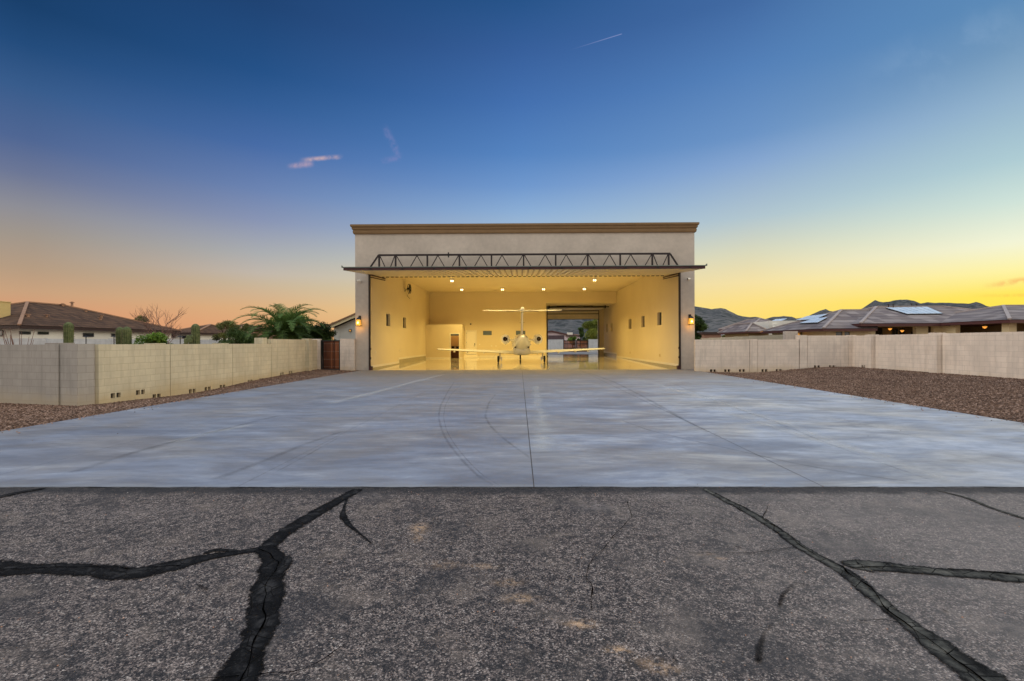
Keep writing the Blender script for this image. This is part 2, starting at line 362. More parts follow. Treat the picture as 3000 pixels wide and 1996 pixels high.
def m_asphalt():
    m, t = newmat('asphalt'); p = t.pos()
    warp = t.noise(p, 90, 2)
    cell = t.n('ShaderNodeTexVoronoi', feature='F1'); t.l(t.map(p, (1, 1, 1)), cell.inputs['Vector']); cell.inputs['Scale'].default_value = 115
    cr, cg, cb = t.n('ShaderNodeSeparateColor').outputs[:3] if False else (None, None, None)
    sc_ = t.n('ShaderNodeSeparateColor'); t.l(cell.outputs['Color'], sc_.inputs[0])
    stone = t.ramp(sc_.outputs[0], [(0.0, (0.020, 0.019, 0.021, 1)), (0.25, (0.100, 0.080, 0.074, 1)), (0.50, (0.240, 0.186, 0.164, 1)), (0.80, (0.37, 0.290, 0.250, 1)), (0.95, (0.52, 0.42, 0.36, 1)), (1.0, (0.62, 0.54, 0.48, 1))])
    tar = (0.020, 0.019, 0.020, 1)
    edge = t.mr(cell.outputs['Distance'], 0.35, 0.75)
    col = t.mix(t.math('MULTIPLY', edge, 0.65), stone, tar)
    # mid-size clumps and worn / oily blotches
    c2 = t.noise(p, 42, 5, 0.75)
    col = t.mix(t.mr(c2, 0.48, 0.60, 0, 0.85), col, (0.018, 0.017, 0.021, 1))
    c3 = t.noise(t.map(p, (1, 1, 1), (5, 5, 0)), 14, 4, 0.7)
    col = t.mix(t.mr(c3, 0.50, 0.62, 0, 0.72), col, (0.020, 0.020, 0.023, 1))
    big = t.noise(p, 1.3, 5, 0.65, 0.4)
    col = t.mix(t.mr(big, 0.50, 0.64, 0, 0.62), col, (0.026, 0.026, 0.030, 1))
    lite = t.noise(t.map(p, (1, 1, 1), (7, 3, 0)), 2.6, 5, 0.65)
    col = t.mix(t.mr(lite, 0.50, 0.70, 0, 0.30), col, (0.29, 0.225, 0.18, 1))
    sp = t.vor(t.map(p, (1, 1, 1), (3.3, 1.7, 0)), 26, 'F1', 0)
    col = t.mix(t.mr(sp, 0.08, 0.05, 0, 0.6), col, (0.45, 0.37, 0.31, 1))
    # dry sandy scuffs and pale scraped patches where they lie on the road
    x, y, z = t.sep(p)
    def spot(u, v, ru, rv, c, amp, rot=0.0):
        nonlocal col
        ru, rv = ru*1.35, rv*1.35
        g = gp(u, v); e = gp(u+ru, v); h2 = gp(u, v-rv)
        rx_, ry_ = abs(e.x-g.x), abs(h2.y-g.y)
        dx = t.math('SUBTRACT', x, g.x); dy = t.math('SUBTRACT', y, g.y)
        c_, s_ = math.cos(rot), math.sin(rot)
        a = t.math('DIVIDE', t.math('ADD', t.math('MULTIPLY', dx, c_), t.math('MULTIPLY', dy, s_)), rx_)
        b = t.math('DIVIDE', t.math('ADD', t.math('MULTIPLY', dx, -s_), t.math('MULTIPLY', dy, c_)), ry_)
        d = t.math('SQRT', t.math('ADD', t.math('MULTIPLY', a, a), t.math('MULTIPLY', b, b)))
        d = t.math('ADD', d, t.math('MULTIPLY', t.math('SUBTRACT', lite2, 0.5), 3.0))
        col = t.mix(t.math('MULTIPLY', t.math('MULTIPLY', t.mr(d, 1.25, 0.0), t.mr(lite2, 0.42, 0.62)), min(1.0, amp*1.1)), col, c)
    lite2 = t.noise(p, 16, 5, 0.75)
    sand = (0.80, 0.50, 0.28, 1); pale = (0.32, 0.27, 0.25, 1)
    for a in [(1228,1543,26,14,sand,.75),(1225,1570,22,16,sand,.35),(1412,1655,50,9,sand,.45),(1490,1702,45,12,sand,.45),(1525,1748,55,14,sand,.55),
              (1702,1822,48,13,sand,.85),(1812,1900,38,14,sand,.9),(1950,1955,45,16,sand,.6),(1900,1935,60,20,sand,.3),(1300,1650,60,14,sand,.25),
              (1740,1480,70,16,pale,.6),(1960,1450,80,10,pale,.5),(2510,1520,120,40,pale,.35),(1080,1450,60,14,pale,.4),(2060,1618,30,5,sand,.45),(2110,1632,24,5,sand,.4),
              (740,1625,60,16,(0.30,0.25,0.20,1),.4),(2860,1580,160,60,pale,.25),(400,1500,260,22,pale,.22)]:
        spot(*a)
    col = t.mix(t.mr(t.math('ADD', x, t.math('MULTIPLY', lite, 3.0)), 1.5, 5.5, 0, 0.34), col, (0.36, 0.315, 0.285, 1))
    # darker binder along the seam with the concrete
    sy_ = t.math('ADD', y, t.math('MULTIPLY', t.noise(p, 5, 4), 0.25))
    col = t.mix(t.mr(sy_, 4.86, 5.04, 0, 0.8), col, (0.022, 0.021, 0.023, 1))
    hb = t.math('SUBTRACT', t.math('MULTIPLY', c2, 0.6), cell.outputs['Distance'])
    return finish(m, t, col, 0.85, 0, t.bump(hb, 0.9, 0.006), 0.35)
M['asphalt'] = m_asphalt()
def m_concrete():
    m, t = newmat('broomed_concrete'); p = t.pos(); x, y, z = t.sep(p)
    a = t.noise(t.map(p, (0.42, 1.0, 1)), 1.1, 9, 0.72, 0.7)
    hue = t.noise(t.map(p, (0.45, 0.9, 1), (4, 9, 0)), 0.75, 8, 0.70, 0.5)
    b = t.noise(t.map(p, (0.5, 1.4, 1), (7, 3, 0)), 2.4, 7, 0.70)
    side = t.mr(t.math('ADD', x, t.math('MULTIPLY', t.noise(p, 0.35, 4), 3.5)), -1.0, 8.5)  # paler toward the right: the sunset sheen put into the colour
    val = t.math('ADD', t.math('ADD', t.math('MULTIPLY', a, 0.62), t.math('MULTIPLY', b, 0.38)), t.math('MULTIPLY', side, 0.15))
    cool = t.ramp(val, [(0.30, (0.130, 0.143, 0.178, 1)), (0.46, (0.196, 0.212, 0.260, 1)), (0.58, (0.275, 0.298, 0.360, 1)), (0.70, (0.45, 0.48, 0.55, 1)), (0.82, (0.64, 0.67, 0.72, 1))])
    warm = t.ramp(val, [(0.30, (0.140, 0.132, 0.136, 1)), (0.46, (0.212, 0.202, 0.208, 1)), (0.58, (0.300, 0.287, 0.288, 1)), (0.70, (0.49, 0.468, 0.445, 1)), (0.82, (0.66, 0.64, 0.60, 1))])
    col = t.mix(t.mr(hue, 0.38, 0.64), cool, warm)
    dark = t.noise(t.map(p, (0.5, 0.7, 1), (12, 1, 0)), 0.6, 7, 0.68, 0.6)
    col = t.mix(t.mr(dark, 0.52, 0.72, 0, 0.32), col, (0.115, 0.115, 0.13, 1))
    # tan tint growing toward the hangar mouth
    yy = t.math('ADD', y, t.math('MULTIPLY', t.noise(t.map(p, (.3, 1, 1)), 1.5, 4), 4.0))
    col = t.mix(t.mr(yy, 13.0, 29.0, 0, 0.85), col, (0.215, 0.185, 0.155, 1))
    edge = t.math('ADD', y, t.math('MULTIPLY', t.noise(p, 6, 4), 0.14))
    col = t.mix(t.mr(edge, 5.22, 5.03, 0, 0.4), col, (0.36, 0.36, 0.34, 1))
    fine = t.noise(t.map(p, (0.15, 6, 1)), 14, 3)
    grain = t.noise(p, 130, 3, 0.7)
    col = t.mix(t.mr(grain, 0.58, 0.70, 0, 0.35), col, (0.12, 0.12, 0.13, 1))
    h = t.math('ADD', fine, t.math('MULTIPLY', grain, 0.5))
    rg = t.mr(a, 0.3, 0.7, 0.55, 0.75)
    return finish(m, t, col, rg, 0, t.bump(h, 0.18, 0.004), 0.45)
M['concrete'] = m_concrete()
M['joint'] = simple('joint_groove', (78, 72, 70), 0.9, var=0.4, scale=4)
def m_tar_(name, stops, grain, nsc):
    m, t = newmat(name); p = t.pos()
    at_ = t.n('ShaderNodeAttribute'); at_.attribute_name = 'across'; ac = at_.outputs['Fac']
    a = t.noise(p, 6, 6, 0.72, 0.6); b = t.noise(p, 75, 4, 0.75)
    f = t.math('SUBTRACT', t.math('ADD', a, 0.10), t.math('MULTIPLY', t.math('POWER', ac, 2.0), nsc))
    col = t.ramp(f, stops)
    col = t.mix(t.mr(b, 0.54, 0.70, 0, grain[1]), col, grain[0])
    cr = t.mr(t.math('ADD', t.vor(p, 8, 'DISTANCE_TO_EDGE'), t.math('MULTIPLY', t.noise(p, 30, 3), 0.05)), 0.050, 0.028)
    col = t.mix(cr, col, (0.003, 0.003, 0.003, 1))
    b_ = t.n('ShaderNodeBsdfPrincipled'); t.l(col, b_.inputs['Base Color']); b_.inputs['Roughness'].default_value = 0.85; b_.inputs['Specular IOR Level'].default_value = 0.12
    t.l(t.bump(t.math('SUBTRACT', t.math('ADD', a, t.math('MULTIPLY', b, .4)), cr), 0.8, 0.012), b_.inputs['Normal'])
    q = t.math('ADD', ac, t.math('MULTIPLY', t.math('SUBTRACT', t.noise(p, 34, 6, 0.8), 0.5), 1.1))
    tr = t.n('ShaderNodeBsdfTransparent'); mx = t.n('ShaderNodeMixShader'); o = t.n('ShaderNodeOutputMaterial')
    t.l(t.mr(q, 0.95, 0.74), mx.inputs[0]); t.l(tr.outputs[0], mx.inputs[1]); t.l(b_.outputs[0], mx.inputs[2]); t.l(mx.outputs[0], o.inputs[0])
    return m
M['tar'] = m_tar_('crack_tar', [(0.44, (0.002, 0.002, 0.0025, 1)), (0.58, (0.007, 0.007, 0.008, 1)), (0.70, (0.035, 0.033, 0.033, 1)), (0.82, (0.07, 0.066, 0.062, 1))], ((0.07, 0.064, 0.06, 1), 0.4), 0.22)
M['tar_worn'] = m_tar_('worn_crack_tar', [(0.34, (0.005, 0.005, 0.005, 1)), (0.46, (0.022, 0.021, 0.020, 1)), (0.58, (0.070, 0.067, 0.058, 1)), (0.72, (0.14, 0.13, 0.11, 1))], ((0.02, 0.02, 0.02, 1), 0.5), 0.30)
def m_mark(name, c, a, ns=12, soft=0.1):
    m, t = newmat(name); p = t.pos()
    d = t.n('ShaderNodeBsdfDiffuse'); d.inputs[0].default_value = c
    tr = t.n('ShaderNodeBsdfTransparent'); mx = t.n('ShaderNodeMixShader'); o = t.n('ShaderNodeOutputMaterial')
    at_ = t.n('ShaderNodeAttribute'); at_.attribute_name = 'across'
    q = t.math('ADD', at_.outputs['Fac'], t.math('MULTIPLY', t.math('SUBTRACT', t.noise(p, ns, 5, 0.75), 0.5), 0.9))
    t.l(t.math('MULTIPLY', t.mr(q, 0.95, soft), t.mr(t.noise(p, 2.2, 5, 0.7), 0.3, 0.65, a*0.15, a)), mx.inputs[0])
    t.l(tr.outputs[0], mx.inputs[1]); t.l(d.outputs[0], mx.inputs[2]); t.l(mx.outputs[0], o.inputs[0]); return m
def across_alpha(t, p, lo, hi, nscale, namp):
    a = t.n('ShaderNodeAttribute'); a.attribute_name = 'across'
    q = t.math('ADD', a.outputs['Fac'], t.math('MULTIPLY', t.math('SUBTRACT', t.noise(p, nscale, 5, 0.75), 0.5), namp))
    return t.mr(q, hi, lo), a.outputs['Fac']
M['mark'] = m_mark('tyre_rubber_trace', (0.07, 0.066, 0.07, 1), 0.20)
M['lane'] = m_mark('pale_worn_concrete', (0.72, 0.70, 0.66, 1), 0.50, 2.5, -0.4)
M['smear'] = m_mark('oil_smear', (0.01, 0.01, 0.011, 1), 0.85, 45, 0.3)
def m_gravel(name, base, attr):
    m, t = newmat(name); p = t.pos()
    if attr:
        a = t.n('ShaderNodeAttribute'); a.attribute_name = 'tint'; f = a.outputs['Fac']
    else:
        v = t.n('ShaderNodeTexVoronoi'); t.l(p, v.inputs['Vector']); v.inputs['Scale'].default_value = 30
        s_ = t.n('ShaderNodeSeparateColor'); t.l(v.outputs['Color'], s_.inputs[0]); f = s_.outputs[0]
    b = [lin(c) for c in base]
    col = t.ramp(f, [(0, b[0]), (0.35, b[1]), (0.7, b[2]), (1, b[3])])
    col = t.mix(t.mr(t.noise(p, 0.7, 5, 0.6), 0.4, 0.7, 0, 0.30), col, b[0])
    nrm = t.bump(t.noise(p, 25, 4, 0.7), 0.8, 0.03) if not attr else None
    return finish(m, t, col, 0.95, 0, nrm, 0.2)
GC = [(58, 41, 32), (102, 76, 60), (132, 102, 82), (180, 148, 128)]
M['gravel_bed'] = m_gravel('gravel_bed', GC, False)
M['gravel'] = m_gravel('gravel_stones', GC, True)
M['dirt'] = simple('desert_ground', (130, 108, 88), 0.95, var=0.2, scale=0.3, bump=0.3, bscale=4)
def m_leaf(name, dark, light, scale=1.2):
    m, t = newmat(name); p = t.pos(); ob = t.n('ShaderNodeAttribute'); ob.attribute_name = 'tint'
    f = t.math('ADD', t.math('MULTIPLY', ob.outputs['Fac'], 0.65), t.math('MULTIPLY', t.noise(p, scale, 3), 0.35))
    col = t.ramp(f, [(0.15, lin(dark)), (0.85, lin(light))])
    b = t.n('ShaderNodeBsdfPrincipled'); t.l(col, b.inputs['Base Color']); b.inputs['Roughness'].default_value = 0.6
    b.inputs['Specular IOR Level'].default_value = 0.3
    tl = t.n('ShaderNodeBsdfTranslucent'); t.l(col, tl.inputs[0]); mx = t.n('ShaderNodeMixShader'); mx.inputs[0].default_value = 0.25
    o = t.n('ShaderNodeOutputMaterial'); t.l(b.outputs[0], mx.inputs[1]); t.l(tl.outputs[0], mx.inputs[2]); t.l(mx.outputs[0], o.inputs[0])
    return m
M['leaf_green'] = m_leaf('bright_leaves', (32, 56, 18), (124, 156, 58))
M['leaf_dark'] = m_leaf('dark_leaves', (30, 46, 22), (96, 120, 56))
M['leaf_olive'] = m_leaf('olive_leaves', (54, 60, 30), (140, 140, 74))
M['leaf_yellow'] = m_leaf('yellow_green_leaves', (62, 74, 24), (150, 158, 62))
M['palm'] = m_leaf('palm_leaves', (24, 42, 18), (116, 146, 72))
M['bark'] = simple('bark', (82, 66, 54), 0.95, var=0.3, scale=12, bump=0.6, bscale=25)
M['bark_pale'] = simple('bare_branch', (120, 92, 80), 0.95, var=0.25, scale=12)
def m_cactus():
    m, t = newmat('cactus_skin'); p = t.obj()
    col = t.ramp(t.noise(p, 9, 4), [(0.3, lin((62, 74, 42))), (0.7, lin((112, 118, 74)))])
    return finish(m, t, col, 0.7, 0, t.bump(t.noise(p, 60, 3), 0.4, 0.01), 0.3)
M['cactus'] = m_cactus()
def m_tile(name, c1, c2, rows, ribs, ribamp, c3=None):
    m, t = newmat(name); p = t.pos(); x, y, z = t.sep(p)
    n = t.n('ShaderNodeNewGeometry').outputs['Normal']; nx, ny, nz = t.sep(n)
    f = t.math('GREATER_THAN', t.math('ABSOLUTE', nx), t.math('ABSOLUTE', ny))
    h = t.math('ADD', t.math('MULTIPLY', y, f), t.math('MULTIPLY', x, t.math('SUBTRACT', 1.0, f)))
    zr = t.math('MULTIPLY', z, rows); row = t.math('FLOOR', zr); fr = t.math('FRACT', zr)
    hb = t.math('MULTIPLY', h, ribs); cellx = t.math('FLOOR', t.math('ADD', hb, t.math('MULTIPLY', row, 0.5)))
    wn = t.n('ShaderNodeTexWhiteNoise'); wn.noise_dimensions = '2D'; t.l(t.comb(cellx, row), wn.inputs['Vector'])
    col = t.ramp(wn.outputs['Value'], [(0, lin(c1)), (1, lin(c2))])
    col = t.mix(t.mr(t.noise(p, 0.8, 4), 0.4, 0.7, 0, 0.5), col, lin(c3 or c1))
    col = t.mix(t.mr(fr, 0.80, 0.97, 0, 0.7), col, tuple(v*0.22 for v in lin(c1)[:3])+(1,))
    wave = t.math('MULTIPLY', t.math('SINE', t.math('MULTIPLY', hb, 2*math.pi)), ribamp)
    hgt = t.math('ADD', wave, t.math('SUBTRACT', 1.0, fr))
    return finish(m, t, col, 0.85, 0, t.bump(hgt, 0.8, 0.05), 0.3)
M['tile_brown'] = m_tile('brown_clay_tile', (74, 52, 36), (116, 84, 60), 5.0, 3.2, 0.9, (90, 66, 47))
M['tile_grey'] = m_tile('grey_slate_tile', (108, 96, 96), (156, 143, 138), 3.4, 1.1, 0.0, (132, 116, 106))
M['ridge_brown'] = simple('ridge_tile', (160, 122, 96), 0.85, var=0.15)
M['ridge_grey'] = simple('grey_ridge_tile', (168, 154, 148), 0.85, var=0.15)
M['fascia_dark'] = simple('dark_fascia', (56, 36, 28), 0.7)
M['fascia_red'] = simple('maroon_fascia', (88, 50, 46), 0.7)
M['house_white'] = m_stucco('white_house_stucco', (226, 222, 210), 0.05)
M['house_tan'] = m_stucco('tan_house_stucco', (230, 212, 170), 0.06)
M['house_pink'] = m_stucco('pale_pink_stucco', (212, 196, 200), 0.05)
M['house_brown'] = m_stucco('brown_house_stucco', (150, 118, 100), 0.06)
M['patio'] = m_stucco('patio_stucco', (150, 128, 92), 0.1)
M['chimney'] = m_stucco('chimney_stucco', (206, 180, 120), 0.06)
def m_solar():
    m, t = newmat('solar_glass')
    p = t.pos(); x, y, z = t.sep(p)
    g = t.mr(t.noise(p, 1.5, 2), 0.3, 0.7, 0, 1)
    col = t.mix(g, (0.66, 0.74, 0.82, 1), (0.84, 0.88, 0.92, 1))  # pale base colour stands in for the bright sky reflected in the panels
    return finish(m, t, col, 0.22, 0.15, None, 0.9)
M['solar'] = m_solar()
def m_emit(name, c, s):
    m, t = newmat(name); return finish(m, t, c, 0.4, 0, None, 0.4, c, s)
M['bulb'] = m_emit('hot_bulb', (1.0, 0.80, 0.42, 1), 6)
M['lantern_glass'] = m_emit('amber_lantern_glass', (1.0, 0.50, 0.07, 1), 1.15)
M['lantern_bulb'] = m_emit('lantern_bulb', (1.0, 0.72, 0.2, 1), 9)
M['warm_glow'] = m_emit('lit_fan_lamp', (1.0, 0.40, 0.06, 1), 0.9)
M['lit_window'] = m_emit('lit_window_glass', (0.9, 0.42, 0.08, 1), 0.5)
def m_redwood():
    m, t = newmat('redwood_boards'); p = t.obj(); x, y, z = t.sep(p)
    wn = t.n('ShaderNodeTexWhiteNoise'); wn.noise_dimensions = '1D'; t.l(t.math('FLOOR', t.math('MULTIPLY', x, 7.3)), wn.inputs['W'])
    f = t.math('ADD', t.math('MULTIPLY', wn.outputs['Value'], 0.5), t.math('MULTIPLY', t.noise(t.map(p, (14, 14, 1.2)), 1, 4), 0.5))
    col = t.ramp(f, [(0.2, lin((70, 38, 26))), (0.8, lin((158, 96, 62)))])
    return finish(m, t, col, 0.7, 0, t.bump(t.noise(t.map(p, (20, 20, 1)), 1, 3), 0.3, 0.004), 0.3)
M['redwood'] = m_redwood()
def m_mountain():
    m, t = newmat('desert_mountain'); p = t.pos()
    a = t.noise(p, 0.004, 8, 0.65); b = t.noise(p, 0.05, 5, 0.7); c = t.vor(p, 0.06)
    col = t.ramp(a, [(0.35, (0.085, 0.088, 0.094, 1)), (0.65, (0.20, 0.190, 0.180, 1))])
    col = t.mix(t.mr(b, 0.45, 0.62, 0, 0.75), col, (0.040, 0.050, 0.054, 1))
    col = t.mix(t.mr(c, 0.5, 0.2, 0, 0.5), col, (0.030, 0.040, 0.038, 1))
    return finish(m, t, col, 1.0, 0, t.bump(t.noise(p, 0.03, 7, 0.7), 1.0, 12), 0.05)
M['mountain'] = m_mountain()

# ------------------------------------------------------------------ terrain, drive and runway side asphalt
def sstep(a, b, x):
    q = np.clip((x-a)/(b-a), 0, 1); return q*q*(3-2*q)
def hgt(X, Y):
    X = np.asarray(X, float); Y = np.asarray(Y, float)
    z = np.full(np.broadcast(X, Y).shape, -0.015)
    z = z+0.225*sstep(10.5, 17.5, X)*sstep(7, 16, Y)
    z = z-0.13*np.exp(-((X-13.0)/2.2)**2-((Y-25.5)/2.5)**2)
    lf = sstep(-9.6, -12.0, X)
    bump_ = -0.20*np.exp(-((Y-16.4)/3.4)**2)-0.05*np.exp(-((Y-12.0)/2.0)**2)+0.07*sstep(21, 26, Y)
    z = z+lf*bump_
    z = z+0.23*sstep(40, 52, Y)*(np.abs(X) < 14)
    z = z-0.10*((X > -9.45) & (X < 9.7) & (Y < 53))      # under the drive and hangar floor
    z = z-0.10*(Y < 5.0)
    return z
def terrain(name, xs, ys, mat):
    X, Y = np.meshgrid(xs, ys); Z = hgt(X, Y); n, k = X.shape
    mb = MB(); mb.v = list(zip(X.ravel(), Y.ravel(), Z.ravel()))
    mb.f = [(j*k+i, j*k+i+1, (j+1)*k+i+1, (j+1)*k+i) for j in range(n-1) for i in range(k-1)]
    return structure(mb, name, mat, smooth=True)
xs = np.concatenate([np.linspace(-60, -18, 12)[:-1], np.linspace(-18, -9.5, 34)[:-1], [-9.5, -9.44], np.linspace(-9, 9, 6), [9.64, 9.7], np.linspace(9.7, 20, 42)[1:], np.linspace(20, 70, 12)[1:]])
ys = np.concatenate([[4.6, 4.99, 5.01], np.linspace(5.5, 28, 70), np.linspace(29, 52.9, 20), np.linspace(53.1, 120, 20)])
terrain('gravel_ground', xs, ys, M['gravel_bed'])
g = MB(); g.quad((-9000, -3000, -0.55), (9000, -3000, -0.55), (9000, 9000, -0.55), (-9000, 9000, -0.55))
structure(g, 'ground', M['dirt'])
g = MB(); g.prism([(-90, -30, -0.4), (-90, -30, -0.012), (-90, 4.95, -0.012), (-90, 4.996, -0.0015), (-90, 4.996, -0.4)], (180, 0, 0)); structure(g, 'asphalt_taxiway', M['asphalt'])
# concrete drive: a slab with real thickness; the edges follow the surveyed lines
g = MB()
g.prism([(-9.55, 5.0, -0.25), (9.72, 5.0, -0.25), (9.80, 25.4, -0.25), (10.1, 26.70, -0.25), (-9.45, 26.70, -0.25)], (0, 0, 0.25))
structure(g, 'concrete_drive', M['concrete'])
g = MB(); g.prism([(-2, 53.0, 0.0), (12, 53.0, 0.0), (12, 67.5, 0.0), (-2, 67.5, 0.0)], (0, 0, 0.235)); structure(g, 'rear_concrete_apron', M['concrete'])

def ribbon(pts, widths, z, jag=0.0, step=0.04, seed=0, sm=4):
    r_ = random.Random(seed); P = []
    n = len(pts)
    for i in range(n-1):
        a, b = Vector(pts[i]), Vector(pts[i+1]); L = (b-a).length; k = max(1, int(L/step))
        for j in range(k):
            f = j/k; P.append((a.lerp(b, f), widths[i]*(1-f)+widths[i+1]*f))
    P.append((Vector(pts[-1]), widths[-1]))
    # smooth the centre line
    C = [p for p, _ in P]
    for _ in range(sm): C = [C[0]]+[(C[i-1]+C[i]*2+C[i+1])/4 for i in range(1, len(C)-1)]+[C[-1]]
    ph = [r_.uniform(0, 6) for _ in range(6)]; vs = []; jl = jr = 0
    for i, c in enumerate(C):
        d = (C[min(i+1, len(C)-1)]-C[max(i-1, 0)]); d.z = 0; d.normalize(); nrm = Vector((-d.y, d.x, 0)); w_ = P[i][1]/2
        jl = 0.6*jl+r_.uniform(-1, 1)*0.5; jr = 0.6*jr+r_.uniform(-1, 1)*0.5
        l = w_*(1+jag*(jl+0.4*math.sin(i*0.23+ph[0]))); q = w_*(1+jag*(jr+0.4*math.sin(i*0.19+ph[1])))
        vs += [(c.x+nrm.x*l, c.y+nrm.y*l, z), (c.x-nrm.x*q, c.y-nrm.y*q, z)]
    return vs, [(2*i, 2*i+1, 2*i+3, 2*i+2) for i in range(len(C)-1)]
def strip(name, pts, widths, z, mat, jag=0.25, step=0.03, seed=0, sm=4, grow=1.3):
    """a mark on the ground whose shader frays its edges: attribute across runs 1 at the edges, 0 in the middle"""
    vs, fs = ribbon(pts, [w_*grow for w_ in widths], z, jag, step, seed, sm)
    V = []; n = len(vs)//2; ac = []
    for i in range(n):
        a, b = Vector(vs[2*i]), Vector(vs[2*i+1]); V += [a, (a+b)/2, b]; e = 1.0 if i in (0, n-1) else 0.0; ac += [1.0, e, 1.0]
    F = []
    for i in range(n-1):
        q = 3*i; F += [(q, q+1, q+4, q+3), (q+1, q+2, q+5, q+4)]
    o = structure(MB().add(V, F), name, mat, fix=False)
    at_ = o.data.attributes.new('across', 'FLOAT', 'POINT'); at_.data.foreach_set('value', ac)
    return o
def A(pts): return [gp(x/1.5713, 1380+y/1.5713) for x, y in pts]
def B(pts): return [gp(1500+x/1.5713, 1380+y/1.5713) for x, y in pts]
def jagline(pts, amp, seed):        # wandering hairline
    r_ = random.Random(seed); out = []
    for i in range(len(pts)-1):
        a, b = pts[i], pts[i+1]; k = max(1, int((b-a).length/0.05))
        for j in range(k):
            q = a.lerp(b, j/k); out.append(Vector((q.x+r_.uniform(-amp, amp), q.y+r_.uniform(-amp, amp), 0)))
    out.append(pts[-1]); return out
tar = [
 (A([(1650,76),(1560,132),(1450,192),(1340,255),(1260,318),(1225,360)]), [.11,.13,.14,.14,.12,.13], 1),
 (A([(1270,352),(1210,352),(1100,370),(950,392),(800,432),(660,462),(560,462),(450,447),(250,450),(100,448),(-80,436)])+[Vector((-5.2, 3.5, 0)), Vector((-7.5, 3.1, 0)), Vector((-12, 3.6, 0))], [.08,.07,.07,.10,.17,.18,.15,.13,.15,.17,.21,.2,.15,.1], 2),
 (A([(1205,345),(1255,400),(1258,450),(1230,540),(1212,640),(1190,740),(1150,830),(1110,905),(1070,990),(1040,1060)])+[Vector((-0.95, 1.2, 0)), Vector((-0.7, -0.6, 0)), Vector((-1.1, -3, 0))], [.12,.15,.15,.15,.155,.16,.165,.165,.17,.17,.16,.13,.08], 3),
 (A([(1318,385),(1322,415),(1290,450),(1270,480)]), [.03,.08,.08,.04], 4),
 (A([(935,380),(965,362),(1010,358),(1100,365)]), [.03,.05,.05,.03], 5),
 (A([(1600,118),(1583,165),(1578,205),(1605,245),(1650,280),(1710,330)]), [.02,.02,.05,.045,.02,.012], 6),
 (A([(-60,128),(60,102),(150,86),(270,66)]), [.09,.09,.07,.04], 7),
]
for pts, wd, sd_ in tar:
    strip('crack_seal', pts, wd, -0.0085+0.0006*sd_, M['tar'], 0.25, 0.03, sd_)
tarw = [
 (B([(880,78),(960,120),(1050,162),(1135,212),(1235,275),(1325,345),(1430,402),(1530,455),(1610,525),(1690,590),(1770,655),(1865,725),(1965,795),(2075,875),(2185,955),(2290,1040)])+[Vector((2.9, 0.8, 0)), Vector((3.3, -1.5, 0)), Vector((3.1, -4, 0))],
  [.05,.07,.08,.085,.085,.085,.08,.09,.11,.10,.105,.12,.14,.16,.19,.21,.2,.16,.1], 21),
 (B([(1520,425),(1620,430),(1720,437),(1850,450),(2000,460),(2150,472),(2420,495)])+[Vector((5.4, 2.7, 0)), Vector((8.5, 2.9, 0))], [.08,.14,.12,.10,.12,.12,.13,.12,.08], 22),
 (B([(1950,84),(2100,122),(2200,165),(2357,215),(2450,245)]), [.02,.035,.04,.05,.05], 23),
]
for pts, wd, sd_ in tarw:
    strip('crack_seal', pts, wd, -0.0085+0.0006*(sd_-18), M['tar_worn'], 0.22, 0.03, sd_)
M['void'] = simple('open_crack', (4, 4, 4), 1.0, spec=0.0)
hair = [
 (A([(1160,352),(1215,362),(1250,382),(1262,410),(1290,418),(1262,470),(1235,500),(1218,545),(1220,590),(1205,620),(1225,680),(1190,740),(1165,800),(1150,850),(1120,920),(1105,990)]), .012, 31),
 (A([(840,432),(620,447),(420,436),(240,442),(0,452)]), .012, 32),
 (A([(850,962),(1010,946),(1100,940)]), .010, 33), (A([(1195,935),(1340,925),(1400,905),(1500,858),(1590,795)]), .012, 34),
 (B([(530,140),(552,210),(525,240),(470,290),(430,350),(380,390),(350,430),(342,490),(375,522),(360,600),(368,640)]), .009, 35),
 (B([(820,375),(960,378),(1100,375),(1210,362),(1312,350)]), .009, 36),
 (B([(930,98),(1010,138),(1090,180),(1150,216),(1240,268),(1330,345),(1440,405),(1530,440),(1545,462),(1660,540),(1700,600),(1740,650),(1800,690),(1880,750),(1990,830),(2100,910),(2200,990)]), .014, 37),
 (B([(1545,440),(1700,437),(1850,447),(1980,458),(2100,450),(2200,462),(2400,480)]), .012, 38),
 (B([(1180,160),(1170,190),(1150,215)]), .008, 39), (B([(1600,690),(1700,680),(1790,700)]), .010, 40),
]
for pts, wd, sd_ in hair:
    p2 = jagline([Vector((p.x, p.y, 0)) for p in pts], wd*0.9, sd_)
    vs, fs = ribbon(p2, [wd*random.uniform(.2, .9) for _ in p2], -0.0010, 0.6, 0.03, sd_, 1)
    structure(MB().add(vs, fs), 'open_crack', M['void'], fix=False)
for pts, wd, sd_ in [
 (B([(1290,515),(1250,560),(1232,620)]), [.012,.022,.012], 51), (B([(1290,515),(1340,512),(1375,530)]), [.012,.02,.01], 52),
 (B([(1210,690),(1165,735),(1140,800),(1132,880)]), [.008,.014,.022,.022], 53), (B([(1120,840),(1150,880)]), [.02,.015], 54),
 (A([(1500,420),(1540,415)]), [.02,.012], 55), (B([(1020,345),(1060,350)]), [.012,.012], 56), (B([(1970,630),(2010,650)]), [.012,.012], 57),
 (B([(740,840),(760,880)]), [.012,.012], 58), (A([(900,520),(960,545)]), [.02,.012], 59)]:
    strip('oil_smear', pts, wd, -0.0025, M['smear'], 0.5, 0.02, sd_, grow=2.0)

# asphalt binder smeared over the slab edge
strip('seam_smear', [Vector((-9.5, 5.0, 0)), Vector((9.7, 5.0, 0))], [0.02, 0.02], 0.0022, M['smear'], 0.6, 0.05, 77, 0, grow=1.6)
